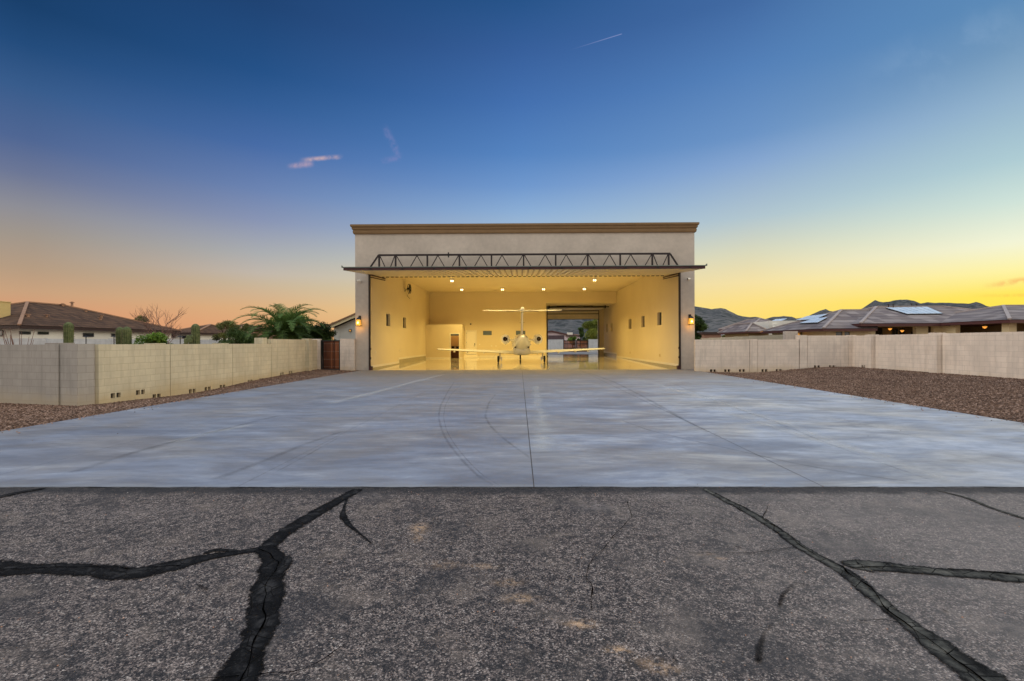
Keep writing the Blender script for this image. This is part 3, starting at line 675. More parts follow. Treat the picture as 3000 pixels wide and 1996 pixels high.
# control joints of the drive
def joint(a, b, wd=0.014):
    vs, fs = ribbon([Vector(a), Vector(b)], [wd, wd], 0.0015, 0.1, 0.5, 3)
    structure(MB().add(vs, fs), 'control_joint', M['joint'], fix=False)
joint((0.04, 26.7, 0), (0.135, 5.0, 0), 0.013)
joint((3.40, 26.7, 0), (3.30, 5.0, 0), 0.008)
for xx in (6.55, -3.15, -6.35): joint((xx, 26.7, 0), (xx, 5.0, 0), 0.0035)
for yy in (8.62, 12.3, 15.9, 19.5, 23.1): joint((-9.5, yy, 0), (9.7, yy, 0), 0.004)
# tyre traces
def mark(pts, wd, sd_, mt='mark'):
    q = [gp(u, v) for u, v in pts]
    strip('tyre_mark' if mt == 'mark' else 'worn_lane', q, [wd]*len(q), 0.003+0.0003*sd_, M[mt], 0.2, 0.15, sd_, grow=1.6)
mark([(1330,1120),(1308,1155),(1290,1190),(1285,1225),(1294,1262),(1311,1296),(1350,1345),(1400,1397),(1455,1427)], 0.045, 0)
mark([(1360,1120),(1322,1155),(1304,1190),(1299,1225),(1308,1262),(1327,1296),(1365,1345),(1416,1397),(1470,1427)], 0.020, 1)
mark([(1452,1155),(1432,1181),(1421,1222),(1435,1248),(1457,1270),(1500,1305),(1560,1345)], 0.05, 2)
mark([(1818,1231),(1907,1264),(2020,1290),(2136,1315),(2327,1359),(2500,1390),(2709,1418)], 0.05, 3)
mark([(1722,1092),(1800,1120),(1880,1160),(1985,1220),(2080,1270)], 0.10, 4)
mark([(1960,1120),(2060,1160),(2180,1205),(2280,1240),(2400,1290),(2560,1350),(2760,1418)], 0.04, 5)
mark([(993,1283),(900,1335),(808,1385)], 0.03, 7)
mark([(1930,1130),(2130,1185),(2320,1250),(2480,1310),(2640,1365),(2800,1412)], 0.26, 8, 'lane')
mark([(2080,1190),(2240,1245),(2430,1300),(2640,1345)], 0.30, 9, 'lane')
mark([(1568,1130),(1580,1200),(1590,1260),(1600,1330)], 0.34, 10, 'lane')
mark([(1290,1100),(1180,1128),(1060,1160),(960,1185)], 0.40, 11, 'lane')
mark([(760,1240),(620,1268),(500,1300)], 0.30, 12, 'lane')
mark([(1000,1265),(900,1300),(780,1350),(620,1410)], 0.10, 13)
mark([(200,1390),(420,1318),(640,1262),(820,1218)], 0.12, 14)

# gravel stones: octahedra strewn over the beds
def stones(name, n, region, label, smin, smax):
    pts = []
    while len(pts) < n:
        k = n*2
        X = rng.uniform(region[0], region[1], k); Y = rng.uniform(region[2], region[3], k)
        ok = region[4](X, Y)
        pts += list(zip(X[ok], Y[ok]))
    P = np.array(pts[:n]); Z = hgt(P[:, 0], P[:, 1])
    o = np.array([(1,0,0),(-1,0,0),(0,1,0),(0,-1,0),(0,0,1),(0,0,-1)], float)
    tri = np.array([(0,2,4),(2,1,4),(1,3,4),(3,0,4),(2,0,5),(1,2,5),(3,1,5),(0,3,5)])[:4+0]
    s = rng.uniform(smin, smax, n)*rng.uniform(0.7, 1.3, n)
    V = np.empty((n, 6, 3)); th = rng.uniform(0, 6.28, n); c, sn = np.cos(th), np.sin(th)
    jit = rng.uniform(0.6, 1.3, (n, 6, 3)); L = o[None]*jit*s[:, None, None]; L[:, :, 2] *= 0.65
    L[:, :4, 2] += rng.uniform(-0.25, 0.35, (n, 4))*s[:, None]
    L[:, 4, :2] += rng.uniform(-0.4, 0.4, (n, 2))*s[:, None]
    V[:, :, 0] = L[:, :, 0]*c[:, None]-L[:, :, 1]*sn[:, None]+P[:, 0:1]
    V[:, :, 1] = L[:, :, 0]*sn[:, None]+L[:, :, 1]*c[:, None]+P[:, 1:2]
    V[:, :, 2] = L[:, :, 2]+Z[:, None]+s[:, None]*0.25
    F = (tri[None]+np.arange(n)[:, None, None]*6).reshape(-1, 3)
    me = bpy.data.meshes.new(name); me.vertices.add(n*6); me.vertices.foreach_set('co', V.ravel())
    me.loops.add(F.size); me.loops.foreach_set('vertex_index', F.ravel().astype('int32'))
    me.polygons.add(len(F)); me.polygons.foreach_set('loop_start', np.arange(0, F.size, 3, dtype='int32'))
    me.update(); me.validate()
    a = me.attributes.new('tint', 'FLOAT', 'FACE'); a.data.foreach_set('value', np.repeat(rng.random(n), len(tri)).astype('float32'))
    me.materials.append(M['gravel']); ob = bpy.data.objects.new(name, me); COL.objects.link(ob)
    return tagit(ob, label, 'gravel', kind='stuff')
stones('gravel_bed', 95000, (9.75, 18.75, 7.5, 25.2, lambda X, Y: (X > 9.83) & (X < 1.15*Y) & ~((Y > 24.9) & (X < 10.3))),
       'reddish brown gravel bed between the drive and the right block walls', 0.009, 0.027)
stones('gravel_bed', 62000, (-16.5, -9.5, 7.5, 26.6, lambda X, Y: (X < -9.58) & (X > -1.2*Y) & ((X > -12.25) | (Y < 12.55-(X+12.2)*0.268)) & ~((Y > 26.4) & (X > -10.0))),
       'brown gravel strip between the drive and the left block wall', 0.009, 0.027)
# loose pebbles on the road
mb = MB(); cl = []
for i in range(900):
    Y = random.uniform(2.0, 5.0)**1.0; X = random.uniform(-1.25, 1.25)*Y; s = random.uniform(0.0025, 0.0065)
    if i > 420:                      # gravel kicked onto the drive edges, specks of litter further in
        Y = random.uniform(7.0, 26.0); e_ = abs(random.gauss(0, 0.22)) if i > 520 else random.uniform(0, 9); X = (9.70-e_) if random.random() < .5 else (-9.53+e_); s = random.uniform(0.008, 0.02) if i > 520 else random.uniform(.004, .010)
    if i <= 420 and random.random() < 0.25: Y = 4.6+random.random()*0.5
    z0 = -0.012 if Y < 4.99 else 0.0
    q = [(X+math.cos(a)*s*random.uniform(.7, 1.3), Y+math.sin(a)*s*random.uniform(.7, 1.3), z0+s*0.4) for a in (0, 1.25, 2.5, 3.8, 5.0)]
    mb.add(q+[(X, Y, z0+s*1.2), (X, Y, z0-0.001)], [(0,1,5),(1,2,5),(2,3,5),(3,4,5),(4,0,5),(1,0,6),(2,1,6),(3,2,6),(4,3,6),(0,4,6)])
    cl += [random.random()]*10
mb.c = cl
def m_pebble():
    m, t = newmat('pebble'); a = t.n('ShaderNodeAttribute'); a.attribute_name = 'tint'
    return finish(m, t, t.ramp(a.outputs['Fac'], [(0, (0.10, 0.08, 0.07, 1)), (0.4, (0.26, 0.20, 0.17, 1)), (0.75, (0.45, 0.22, 0.13, 1)), (1, (0.60, 0.52, 0.46, 1))]), 0.8)
pb = mb.build('loose_pebbles', m_pebble(), fix=False); tagit(pb, 'tiny loose pebbles lying on the asphalt and drive edge', 'pebbles', kind='stuff')
#@@PART2@@
# ------------------------------------------------------------------ the hangar
YF, YB, YBAY = 26.75, 44.55, 51.6
XL, XR, XB = -8.98, 9.33, 2.46
EXL, EXR = -9.78, 10.16
ZC, ZTOP = 6.56, 8.08
hangar = thing('aircraft_hangar', 'large grey stucco hangar with brown cornice, open front and lit yellow interior', 'hangar', (0.18, YF, 0))
# outer shell
mb = MB()
mb.wall(EXL, EXR, -0.3, ZTOP, YF, YF+0.35, [(XL, XR, -0.5, 5.95)], lambda a, t_, z: (a, t_, z))
mb.box(EXL+0.05, XL-0.22, YF+0.35, YBAY+0.25, -0.3, ZTOP-0.3)
mb2 = mb
f = MB(); f.wall(EXL, EXR, 0.0, ZTOP, YF, YF+0.35, [(XL, XR, -0.5, 5.95)], lambda a, t_, z: (a, t_, z))
facade = f.build('facade', M['facade'], hangar)
f = MB(); f.box(EXL+0.03, EXR-0.03, YF+0.012, YF+0.33, -0.3, 0.0); f.build('footing', simple('footing_grey', (70, 66, 64), 0.9), hangar)
# foundation lip at the outer corner
f = MB(); f.box(EXR-0.0, EXR+0.06, YF-0.02, YF+0.4, -0.15, 0.10); f.build('corner_flashing', M['black'], hangar)
# side and back walls with window openings
lw = [ax(1131, 950, XL).y, ax(1142.6, 950, XL).y, ax(1180, 950, XL).y, ax(1189.6, 950, XL).y]
LWIN = [(30.2, 31.15, 2.75, 3.58), (34.5, 35.45, 2.75, 3.58)]
RWIN = [(30.35, 31.3, 2.75, 3.62), (34.5, 35.45, 2.75, 3.62), (38.65, 39.6, 2.75, 3.62), (46.7, 47.6, 2.75, 3.62), (49.2, 50.1, 2.75, 3.62)]
f = MB(); f.wall(YF+0.36, YB+0.3, -0.3, ZC+0.9, XL, XL-0.28, LWIN, lambda a, t_, z: (t_, a, z)); f.build('left_side_wall', M['paint'], hangar)
f = MB(); f.wall(YF+0.36, YBAY+0.3, -0.3, ZC+0.9, XR, XR+0.28, RWIN, lambda a, t_, z: (t_, a, z)); f.build('right_side_wall', M['paint'], hangar)
BW = [at(1415, 975, YB).x, at(1440.5, 975, YB).x, at(1511.6, 975, YB).x, at(1539, 975, YB).x]
BWIN = [(BW[0], BW[1], 2.36, 2.77), (BW[2], BW[3], 2.36, 2.77)]
DX0, DX1, DZ0, DZ1 = at(1366.5, 1000, YB).x, at(1394.5, 1000, YB).x, 0.46, 2.76
f = MB(); f.wall(XL, XR, -0.3, ZC+0.9, YB, YB+0.2, BWIN+[(XB, XR+1, -1, 5.47), (DX0, DX1, DZ0, DZ1)], lambda a, t_, z: (a, t_, z))
f.build('back_wall', M['paint'], hangar)
# rear bay: left wall, ceiling, back wall with door opening
OX0, OX1, OZ = 3.03, 8.70, 5.2
f = MB(); f.box(XB-0.2, XB, YB+0.2, YBAY, -0.2, 5.6)
f.wall(XB-0.2, XR, -0.3, 5.6, YBAY, YBAY+0.25, [(OX0, OX1, -1, OZ)], lambda a, t_, z: (a, t_, z))
f.box(XB, XR, YB+0.2, YBAY, 5.47, 5.6); f.build('rear_bay_wall', M['paint'], hangar)
f = MB(); f.box(XL, XR, YF+0.36, YB, ZC, ZC+0.12); f.build('ceiling', M['paint'], hangar)
f = MB(); f.box(EXL+0.1, EXR-0.1, YF+0.3, YBAY+0.2, 7.5, 7.6); f.build('roof', simple('flat_roof', (120, 118, 112), 0.9), hangar)
# exterior skin of the sides
f = MB(); f.wall(YF+0.36, YBAY+0.3, -0.3, 7.6, XL-0.281, EXL+0.2, LWIN, lambda a, t_, z: (t_, a, z))
f.build('side_stucco', M['facade'], hangar); f = MB(); f.wall(YF+0.36, YBAY+0.3, -0.3, 7.6, XR+0.281, EXR-0.2, RWIN, lambda a, t_, z: (t_, a, z)); f.build('side_stucco', M['facade'], hangar)
# sloping epoxy floor
SL = 0.0093
def fz(y): return SL*(y-YF)+0.004
f = MB(); f.prism([(XL, YF-0.03, -0.2), (XL, YF-0.03, 0.004), (XL, YBAY+0.25, fz(YBAY+.25)), (XL, YBAY+0.25, -0.2)], (XR-XL, 0, 0))
f.build('epoxy_floor', M['epoxy'], hangar)
# cornice: rolled moulding swept round the parapet
prof = [(0.02, 8.02), (0.075, 8.035), (0.095, 8.09), (0.105, 8.18), (0.08, 8.25), (0.13, 8.275), (0.15, 8.33), (0.145, 8.40), (0.19, 8.42), (0.215, 8.46), (0.215, 8.56), (0.0, 8.56)]
f = MB(); rings = []
for o_, z in prof: rings.append([(EXL-o_, YBAY, z), (EXL-o_, YF-o_, z), (EXR+o_, YF-o_, z), (EXR+o_, YBAY, z)])
vs = [p for r_ in rings for p in r_]
fs = [(i*4+j, i*4+j+1, (i+1)*4+j+1, (i+1)*4+j) for i in range(len(prof)-1) for j in range(3)]
f.add(vs, fs); f.box(EXL, EXR, YF+0.001, YF+0.35, 8.081, 8.555); f.build('cornice', M['trim'], hangar, fix=True)
# windows
def win(parent, x0, x1, y, z0, z1, axis='y', depth=0.14, fr=0.035, glass=None, mull=0):
    fm = MB(); gm = MB()
    def bx(m, a0, a1, t0, t1, c0, c1):
        if axis == 'y': m.box(a0, a1, t0, t1, c0, c1)
        else: m.box(t0, t1, a0, a1, c0, c1)
    s = 0.04 if depth >= 0 else -0.04
    a = y+depth
    bx(fm, x0, x1, a, a+s, z0, z0+fr); bx(fm, x0, x1, a, a+s, z1-fr, z1); bx(fm, x0, x0+fr, a, a+s, z0+fr, z1-fr); bx(fm, x1-fr, x1, a, a+s, z0+fr, z1-fr)
    for k in range(mull):
        xm = x0+(x1-x0)*(k+1)/(mull+1); bx(fm, xm-fr/2, xm+fr/2, a, a+s, z0+fr, z1-fr)
    wo_ = fm.build('window', M['frame'], parent)
    bx(gm, x0+fr, x1-fr, a+s*0.4, a+s*0.6, z0+fr, z1-fr); gm.build('pane', glass or M['glass_dark'], wo_)
    return wo_
for q in LWIN: win(hangar, q[0], q[1], XL, q[2], q[3], 'x', -0.17)
for q in RWIN: win(hangar, q[0], q[1], XR, q[2], q[3], 'x', 0.17)
for q in BWIN: win(hangar, q[0], q[1], YB, q[2], q[3], 'y', 0.05, 0.02, M['glass_grey'])
# door opening edge: jamb tube, yellow reveal strip
for s, x in ((-1, XL), (1, XR)):
    f = MB(); f.box(x-0.0*s, x+0.075*s*-1, YF-0.06, YF+0.10, 0.0, 5.72)
    for z in (0.12, 0.65, 1.2): f.box(x-0.075*s, x-0.12*s, YF-0.05, YF+0.05, z, z+0.12)
    f.build('door_jamb_post', M['dark_steel'], hangar)
    f = MB(); f.box(x-0.02*s, x-0.17*s, YF-0.07, YF+0.2, 0.0, 0.22); f.build('post_foot', M['maroon'], hangar)
# baseboards, stepping up over the exposed stem wall
BR = [(XL, 1, [(YF+0.4, 33.2, .12, .26), (33.2, 42.6, .40, .54)]), (XR, -1, [(YF+0.4, 44.5, .16, .30), (44.5, YBAY, .47, .61)])]
for x, s, runs in BR:
    f = MB(); st = MB()
    for i, (y0, y1, z0, z1) in enumerate(runs):
        f.box(x, x+0.018*s, y0, y1, z0, z1); st.box(x, x+0.010*s, y0, y1, -0.1, z0)
        if i: f.box(x, x+0.0185*s, y0-0.005, y0+0.12, runs[0][2]-0.002, z0)
    f.build('baseboard', M['base_white'], hangar); st.build('stem_wall', M['stem'], hangar)
# enclosed powder room at the left rear
YR, RX, RZ = 42.7, -5.52, 3.24
RD0, RD1 = at(1320.5, 1000, YR).x, at(1344.5, 1000, YR).x
f = MB(); f.wall(XL+0.001, RX, -0.1, RZ, YR, YR+0.12, [(RD0, RD1, -1, 2.44)], lambda a, t_, z: (a, t_, z))
f.box(RX-0.12, RX, YR+0.12, YB, -0.1, RZ); f.box(XL+0.001, RX, YR+0.0, YB, RZ, RZ+0.10); rm = f.build('powder_room', M['paint'], hangar)
f = MB(); z0 = fz(YR)
f.box(RD0-0.10, RD0, YR-0.02, YR+0.125, z0, 2.54); f.box(RD1, RD1+0.10, YR-0.02, YR+0.125, z0, 2.54); f.box(RD0, RD1, YR-0.02, YR+0.125, 2.44, 2.54)
f.build('door_frame', M['base_white'], rm)
f = MB(); f.box(XL+0.02, RD0-0.1, YR-0.016, YR, z0, z0+0.11); f.build('baseboard', M['base_white'], rm); f = MB(); f.box(RD1+0.1, RX, YR-0.016, YR, z0, z0+0.11); f.build('baseboard', M['base_white'], rm)
f = MB(); f.box(RD0, RD1, YR+0.04, YR+0.07, 2.28, 2.44); f.build('transom', M['glass_grey'], rm)
van = thing('vanity_cabinet', 'brown wooden vanity cabinet with dark counter seen through the powder room doorway', 'cabinet', ((RD0+RD1)/2, YB-0.5, fz(YB)))
f = MB(); f.box(RD0-0.2, RD1+0.1, YB-0.65, YB-0.02, fz(YB)-0.02, 1.02); f.build('cabinet_body', M['wood'], van)
f = MB(); f.box(RD0-0.18, RD0+0.36, YB-0.675, YB-0.652, 0.3, 0.95); f.box(RD0+0.40, RD1+0.08, YB-0.675, YB-0.652, 0.3, 0.60); f.box(RD0+0.40, RD1+0.08, YB-0.675, YB-0.652, 0.64, 0.95); f.build('cabinet_door', M['wood'], van, bevel=0.008)
f = MB(); f.box(RD0-0.22, RD1+0.12, YB-0.70, YB-0.02, 1.025, 1.10); f.box(RD0-0.2, RD1+0.1, YB-0.05, YB-0.02, 1.10, 1.28); f.build('countertop', M['granite'], van)
f = MB(); f.tube([(RD0+0.2, YB-0.4, 1.10), (RD0+0.2, YB-0.4, 1.24)], 0.09, 14); f.build('basin', M['white_plastic'], van)
# back personnel door and steps
f = MB()
for a0, a1, c0, c1 in [(DX0-0.09, DX0, DZ0, DZ1+0.09), (DX1, DX1+0.09, DZ0, DZ1+0.09), (DX0, DX1, DZ1, DZ1+0.09)]: f.box(a0, a1, YB-0.025, YB+0.02, c0, c1)
f.build('door_frame', M['base_white'], hangar)
dr = MB(); dr.box(DX0+0.008, DX1-0.008, YB+0.02, YB+0.07, DZ0+0.01, DZ1-0.008); dr = dr.build('rear_door', M['white_door'], hangar)
f = MB()
for c0, c1 in ((0.62, 1.45), (1.6, 2.62)):
    for a0, a1 in ((DX0+0.1, (DX0+DX1)/2-0.05), ((DX0+DX1)/2+0.05, DX1-0.1)):
        f.box(a0, a1, YB+0.011, YB+0.02, c0, c1)
f.build('door_panel', M['white_door'], dr, bevel=0.006)
f = MB(); f.box(DX1-0.16, DX1-0.09, YB-0.005, YB+0.02, 1.38, 1.56); f.tube([(DX1-0.125, YB+0.02, 1.30), (DX1-0.125, YB-0.04, 1.30)], 0.03, 10); f.tube([(DX1-0.125, YB-0.04, 1.30), (DX1-0.24, YB-0.04, 1.30)], 0.012, 8)
f.build('door_handle', M['black'], dr)
for z in (0.75, 1.6, 2.5): f = MB(); f.box(DX0-0.005, DX0+0.02, YB-0.004, YB+0.02, z, z+0.1); f.build('hinge', M['black'], dr)
f = MB(); f.box(DX0, DX1, YB-0.03, YB+0.02, DZ0-0.02, DZ0+0.008); f.build('threshold', M['black'], dr)
SX0, SX1 = at(1356, 1040, 44).x, at(1398, 1040, 44).x
f = MB(); zz = fz(44)
f.box(SX0, SX1, YB-0.45, YB-0.001, 0.1, zz+0.28); f.box(SX0-0.12, SX1+0.2, YB-0.85, YB-0.451, 0.1, zz+0.14)
solo(f, 'door_steps', M['base_white'], 'two low cream steps below the white door on the back wall', 'steps', ((SX0+SX1)/2, YB-0.4, 0.1), bevel=0.01)
# baseboard on back wall
f = MB(); f.box(RX, SX0-0.13, YB-0.016, YB, zz, zz+0.2); f.build('baseboard', M['base_white'], hangar); f = MB(); f.box(SX1+0.21, XB, YB-0.016, YB, zz, zz+0.2); f.build('baseboard', M['base_white'], hangar)
# sectional overhead door, half rolled up into the rear bay
f = MB(); f.box(OX0-0.03, OX1+0.03, YBAY-0.12, YBAY-0.07, 4.25, 4.82); sd0 = f.build('overhead_door', M['panel_metal'], hangar)
f = MB(); f.box(OX0-0.03, OX1+0.03, YBAY-0.12, YBAY-0.07, 4.86, 5.10)
f.prism([(OX0-0.03, YBAY-0.12, 5.12), (OX0-0.03, YBAY-0.07, 5.10), (OX0-0.03, YBAY-0.55, 5.24), (OX0-0.03, YBAY-0.55, 5.19)], (OX1-OX0+0.06, 0, 0))
for k in range(3):
    ya = YBAY-0.6-k*1.05; f.box(OX0-0.03, OX1+0.03, ya-1.0, ya, 5.20, 5.25)
f.build('door_section', M['panel_metal'], sd0)
f = MB(); f.box(OX0-0.03, OX1+0.03, YBAY-0.135, YBAY-0.07, 4.80, 4.88); f.box(OX0-0.03, OX1+0.03, YBAY-0.14, YBAY-0.06, 4.21, 4.25); f.box(OX0-0.03, OX1+0.03, YBAY-0.60, YBAY-0.56, 5.12, 5.19)
for k in range(5): xx = OX0+0.3+k*(OX1-OX0-0.6)/4; f.box(xx-0.04, xx+0.04, YBAY-0.15, YBAY-0.126, 4.80, 4.88)
f.box(OX0-0.1, OX0-0.03, YBAY-0.14, YBAY-0.02, 0.2, 5.2); f.box(OX1+0.03, OX1+0.10, YBAY-0.14, YBAY-0.02, 0.2, 5.2)
f.build('door_track', M['black'], sd0)
f = MB(); f.tube([(OX0-0.4, 47.7, 5.33), (OX1+0.5, 47.7, 5.33)], 0.05, 10); f.box(OX0-0.1, OX1+0.1, 47.55, 47.62, 5.24, 5.34)
for xx in (OX0+1.2, OX0+4.0): f.tube([(xx-0.5, 47.7, 5.33), (xx+0.5, 47.7, 5.33)], 0.08, 12)
for xx in (OX0-0.1, OX1+0.1): f.box(xx-0.03, xx+0.03, 47.5, YBAY-0.3, 5.26, 5.33); f.tube([(xx-0.05, 47.7, 5.33), (xx+0.05, 47.7, 5.33)], 0.16, 16); f.box(xx-0.04, xx+0.04, 47.6, 47.8, 5.2, 5.47)
f.build('spring_shaft', M['black'], sd0)

# the canopy door, swung up: ribbed leaf, edge beam, wind truss, arms
PY0, PZ0, PY1, PZ1 = 23.1, 5.36, 29.45, 5.94
PX0, PX1 = at(1009, 785, PY0).x, at(2066, 785, PY0).x
PIX0, PIX1 = at(1117, 808, PY1).x, at(1948, 808, PY1).x
PX0, PX1 = (PX0+PIX0)/2-0.02, (PX1+PIX1)/2+0.02
def pz(y): return PZ0+(PZ1-PZ0)*(y-PY0)/(PY1-PY0)
f = MB(); nrib = int((PX1-PX0)/0.3048); wv = []
for i in range(nrib):
    x = PX0+i*(PX1-PX0)/nrib; d = (PX1-PX0)/nrib
    wv += [(x, 0.0), (x+d*0.62, 0.0), (x+d*0.68, 0.07), (x+d*0.94, 0.07)]
wv.append((PX1, 0.0))
vs = []; 
for x, h in wv: vs += [(x, PY0+0.06, PZ0-0.0+h-0.04), (x, PY1, PZ1+h-0.04)]
fs = [(2*i, 2*i+1, 2*i+3, 2*i+2) for i in range(len(wv)-1)]
f.add(vs, fs)
cdoor = f.build('canopy_door', M['panel_metal'], hangar, fix=False)
f = MB(); f.prism([(PX0, PY0+0.07, PZ0+0.02), (PX0, PY1-0.02, PZ1+0.02), (PX0, PY1-0.02, PZ1+0.09), (PX0, PY0+0.07, PZ0+0.09)], (PX1-PX0, 0, 0)); f.build('door_sheathing', M['facade'], cdoor)
f = MB(); f.box(PX0, PX1, PY0, PY0+0.055, PZ0-0.05, PZ0+0.085)
f.build('edge_beam', M['maroon'], cdoor)
f = MB(); f.box(PX0-0.06, PX1+0.06, PY0-0.04, PY0+0.08, PZ0+0.088, PZ0+0.125); f.box(PX0-0.08, PX0-0.05, PY0-0.06, PY0+0.08, PZ0+0.09, PZ0+0.19); f.box(PX1+0.05, PX1+0.08, PY0-0.06, PY0+0.08, PZ0+0.09, PZ0+0.19)
f.build('edge_flashing', M['lip'], cdoor)
for k in range(11):
    f = MB(); xx = PX0+1.4+k*1.62; f.box(xx-0.05, xx+0.05, PY0-0.018, PY0-0.001, PZ0-0.02, PZ0+0.05); f.tube([(xx, PY0-0.03, PZ0+0.015), (xx, PY0-0.018, PZ0+0.015)], 0.018, 8); f.build('bolt_plate', M['black'], cdoor)
# inner edge angle with its line of closure strips
f = MB(); f.box(PX0, PX1, PY1+0.002, PY1+0.05, PZ1+0.0, PZ1+0.09); f.build('inner_edge_angle', M['dark_steel'], cdoor)
for i in range(nrib):
    x = PX0+i*(PX1-PX0)/nrib; d = (PX1-PX0)/nrib; f = MB(); f.box(x+0.02*d, x+0.62*d, PY1-0.06, PY1+0.0, PZ1-0.085, PZ1-0.042); f.build('closure_strip', M['black'], cdoor)
TY = 26.3
tb, tt = pz(TY)+0.14, at(1500, 746, TY).z
tx0, tx1, bx0, bx1 = at(1109, 750, TY).x, at(1963, 750, TY).x, at(1078, 778, TY).x, at(1993, 778, TY).x
truss = MB(); truss.box(tx0, tx1, TY-0.05, TY+0.05, tt-0.05, tt+0.05); truss.box(bx0, bx1, TY-0.05, TY+0.05, tb-0.05, tb+0.05)
tr = truss.build('wind_truss', M['dark_steel'], cdoor)
posts = [at(u, 760, TY).x for u in (1111, 1159, 1252, 1346, 1440, 1534, 1628, 1722, 1817, 1911, 1959)]
for x in posts:
    f = MB(); f.box(x-0.045, x+0.045, TY-0.045, TY+0.045, tb+0.05, tt-0.05); f.build('truss_post', M['dark_steel'], tr)
for i in range(len(posts)-1):
    a, b = posts[i], posts[i+1]; m_ = (a+b)/2
    if b-a > 1.2:
        # full W: both bays carry an inverted V at their centre
        segs = [((a+0.06, tt-0.06), (a+0.52, tb+0.05)), ((m_+0.30, tt-0.06), (m_-0.16, tb+0.05))] if i % 2 == 1 else [((m_-0.30, tt-0.06), (m_+0.16, tb+0.05)), ((b-0.06, tt-0.06), (b-0.52, tb+0.05))]
        if i % 2 == 1: segs.append(((m_+0.34, tt-0.06), (b-0.14, tb+0.05)))
        else: segs.append(((m_-0.34, tt-0.06), (a+0.14, tb+0.05)))
    elif i == 0: segs = [((a+0.05, tt-0.06), (a+0.42, tb+0.05)), ((b-0.06, tt-0.06), (b-0.36, tb+0.05))]
    else: segs = [((a+0.06, tt-0.06), (a+0.36, tb+0.05)), ((b-0.05, tt-0.06), (b-0.42, tb+0.05))]
    for (p0, q0), (p1, q1) in segs:
        f = MB(); f.beam((p0, TY, q0), (p1, TY, q1), 0.045, 0.045, (0, 1, 0)); f.build('truss_diagonal', M['dark_steel'], tr)
for (p0, q0), (p1, q1) in (((tx0, tt), (bx0, tb)), ((tx1, tt), (bx1, tb))):
    f = MB(); f.beam((p0, TY, q0), (p1, TY, q1), 0.08, 0.08, (0, 1, 0)); f.build('truss_end_brace', M['dark_steel'], tr)
f = MB(); tx = at(1314, 745, TY).x; f.box(tx-0.03, tx+0.03, TY-0.08, TY+0.08, tt-0.14, tt+0.13); f.box(tx-0.07, tx+0.07, TY-0.09, TY-0.06, tt-0.03, tt+0.02); f.build('latch_bracket', M['black'], tr)
for s, x in ((1, XL), (-1, XR)):
    f = MB(); f.beam((x+0.08*s, YF+0.05, 5.64), (x+0.28*s, YF+2.3, 5.72), 0.06, 0.06); f.beam((x+0.10*s, YF+0.1, 5.50), (x+0.28*s, YF+2.3, 5.62), 0.05, 0.05); f.build('pivot_arm', M['maroon'], cdoor)

# ------------------------------------------------------------------ lamps and fittings of the hangar
def point(loc, e, c, r=0.1, name='lamp_light', parent=None):
    l = bpy.data.lights.new(name, 'POINT'); l.energy = e; l.color = c; l.shadow_soft_size = r
    o = bpy.data.objects.new(name, l); COL.objects.link(o); o.location = loc
    if parent is not None: o.parent = parent; o.location = Vector(loc)-(ORG.get(parent.name) or Vector((0, 0, 0)))
    return o
WARM = (1.0, 0.745, 0.265)
LE = 1080
gx = (-5.33, -1.67, 2.02, 5.67)
spots = [(gx[0], 35.1, 'ceiling lamp nearer the door on the left, above the left wall fan side'), (gx[3], 35.1, 'ceiling lamp nearer the door on the right of the hangar ceiling')]
names4 = ['leftmost lamp of the rear row of four on the hangar ceiling', 'second lamp from the left in the rear ceiling row', 'third lamp from the left in the rear ceiling row', 'rightmost lamp of the rear ceiling row, over the rear bay side']
spots += [(x, 40.9, names4[i]) for i, x in enumerate(gx)]
spots += [(gx[0], 30.7, 'front row ceiling lamp hidden behind the raised door, left one'), (gx[1], 30.7, 'front row ceiling lamp behind the raised door, left of centre'), (gx[2], 30.7, 'front row ceiling lamp behind the raised door, right of centre'), (gx[3], 30.7, 'front row ceiling lamp hidden behind the raised door, right one')]
proto = None
for i, (x, y, lab) in enumerate(spots):
    if proto is None:
        c = thing('ceiling_lamp', lab, 'ceiling lamp', (x, y, ZC), 0, 'lamps on the hangar ceiling')
        f = MB(); f.box(x-0.20, x+0.20, y-0.12, y+0.12, ZC-0.04, ZC); f.build('mounting_plate', M['alum'], c)
        for dx in (-0.07, 0.07):
            f = MB(); f.tube([(x+dx, y, ZC-0.04), (x+dx, y, ZC-0.12)], 0.045, 10); f.build('lamp_holder', M['white_plastic'], c)
            f = MB(); f.tube([(x+dx, y, ZC-0.12), (x+dx, y, ZC-0.14), (x+dx, y, ZC-0.18), (x+dx, y, ZC-0.23), (x+dx, y, ZC-0.245)], [0.02, 0.032, 0.04, 0.032, 0.015], 12); f.build('bulb', M['bulb'], c, smooth=True)
        proto = c
    else:
        c = copy_tree(proto); c.location = (x, y, ZC); c['label'] = lab
    l_ = bpy.data.lights.new('lamp_light', 'SPOT'); l_.energy = LE*(0.9 if y < 31 else 1.0); l_.color = WARM; l_.shadow_soft_size = 0.12; l_.spot_size = R(122); l_.spot_blend = 1.0
    lo_ = bpy.data.objects.new('lamp_light', l_); COL.objects.link(lo_); lo_.location = (x, y, ZC-0.26)
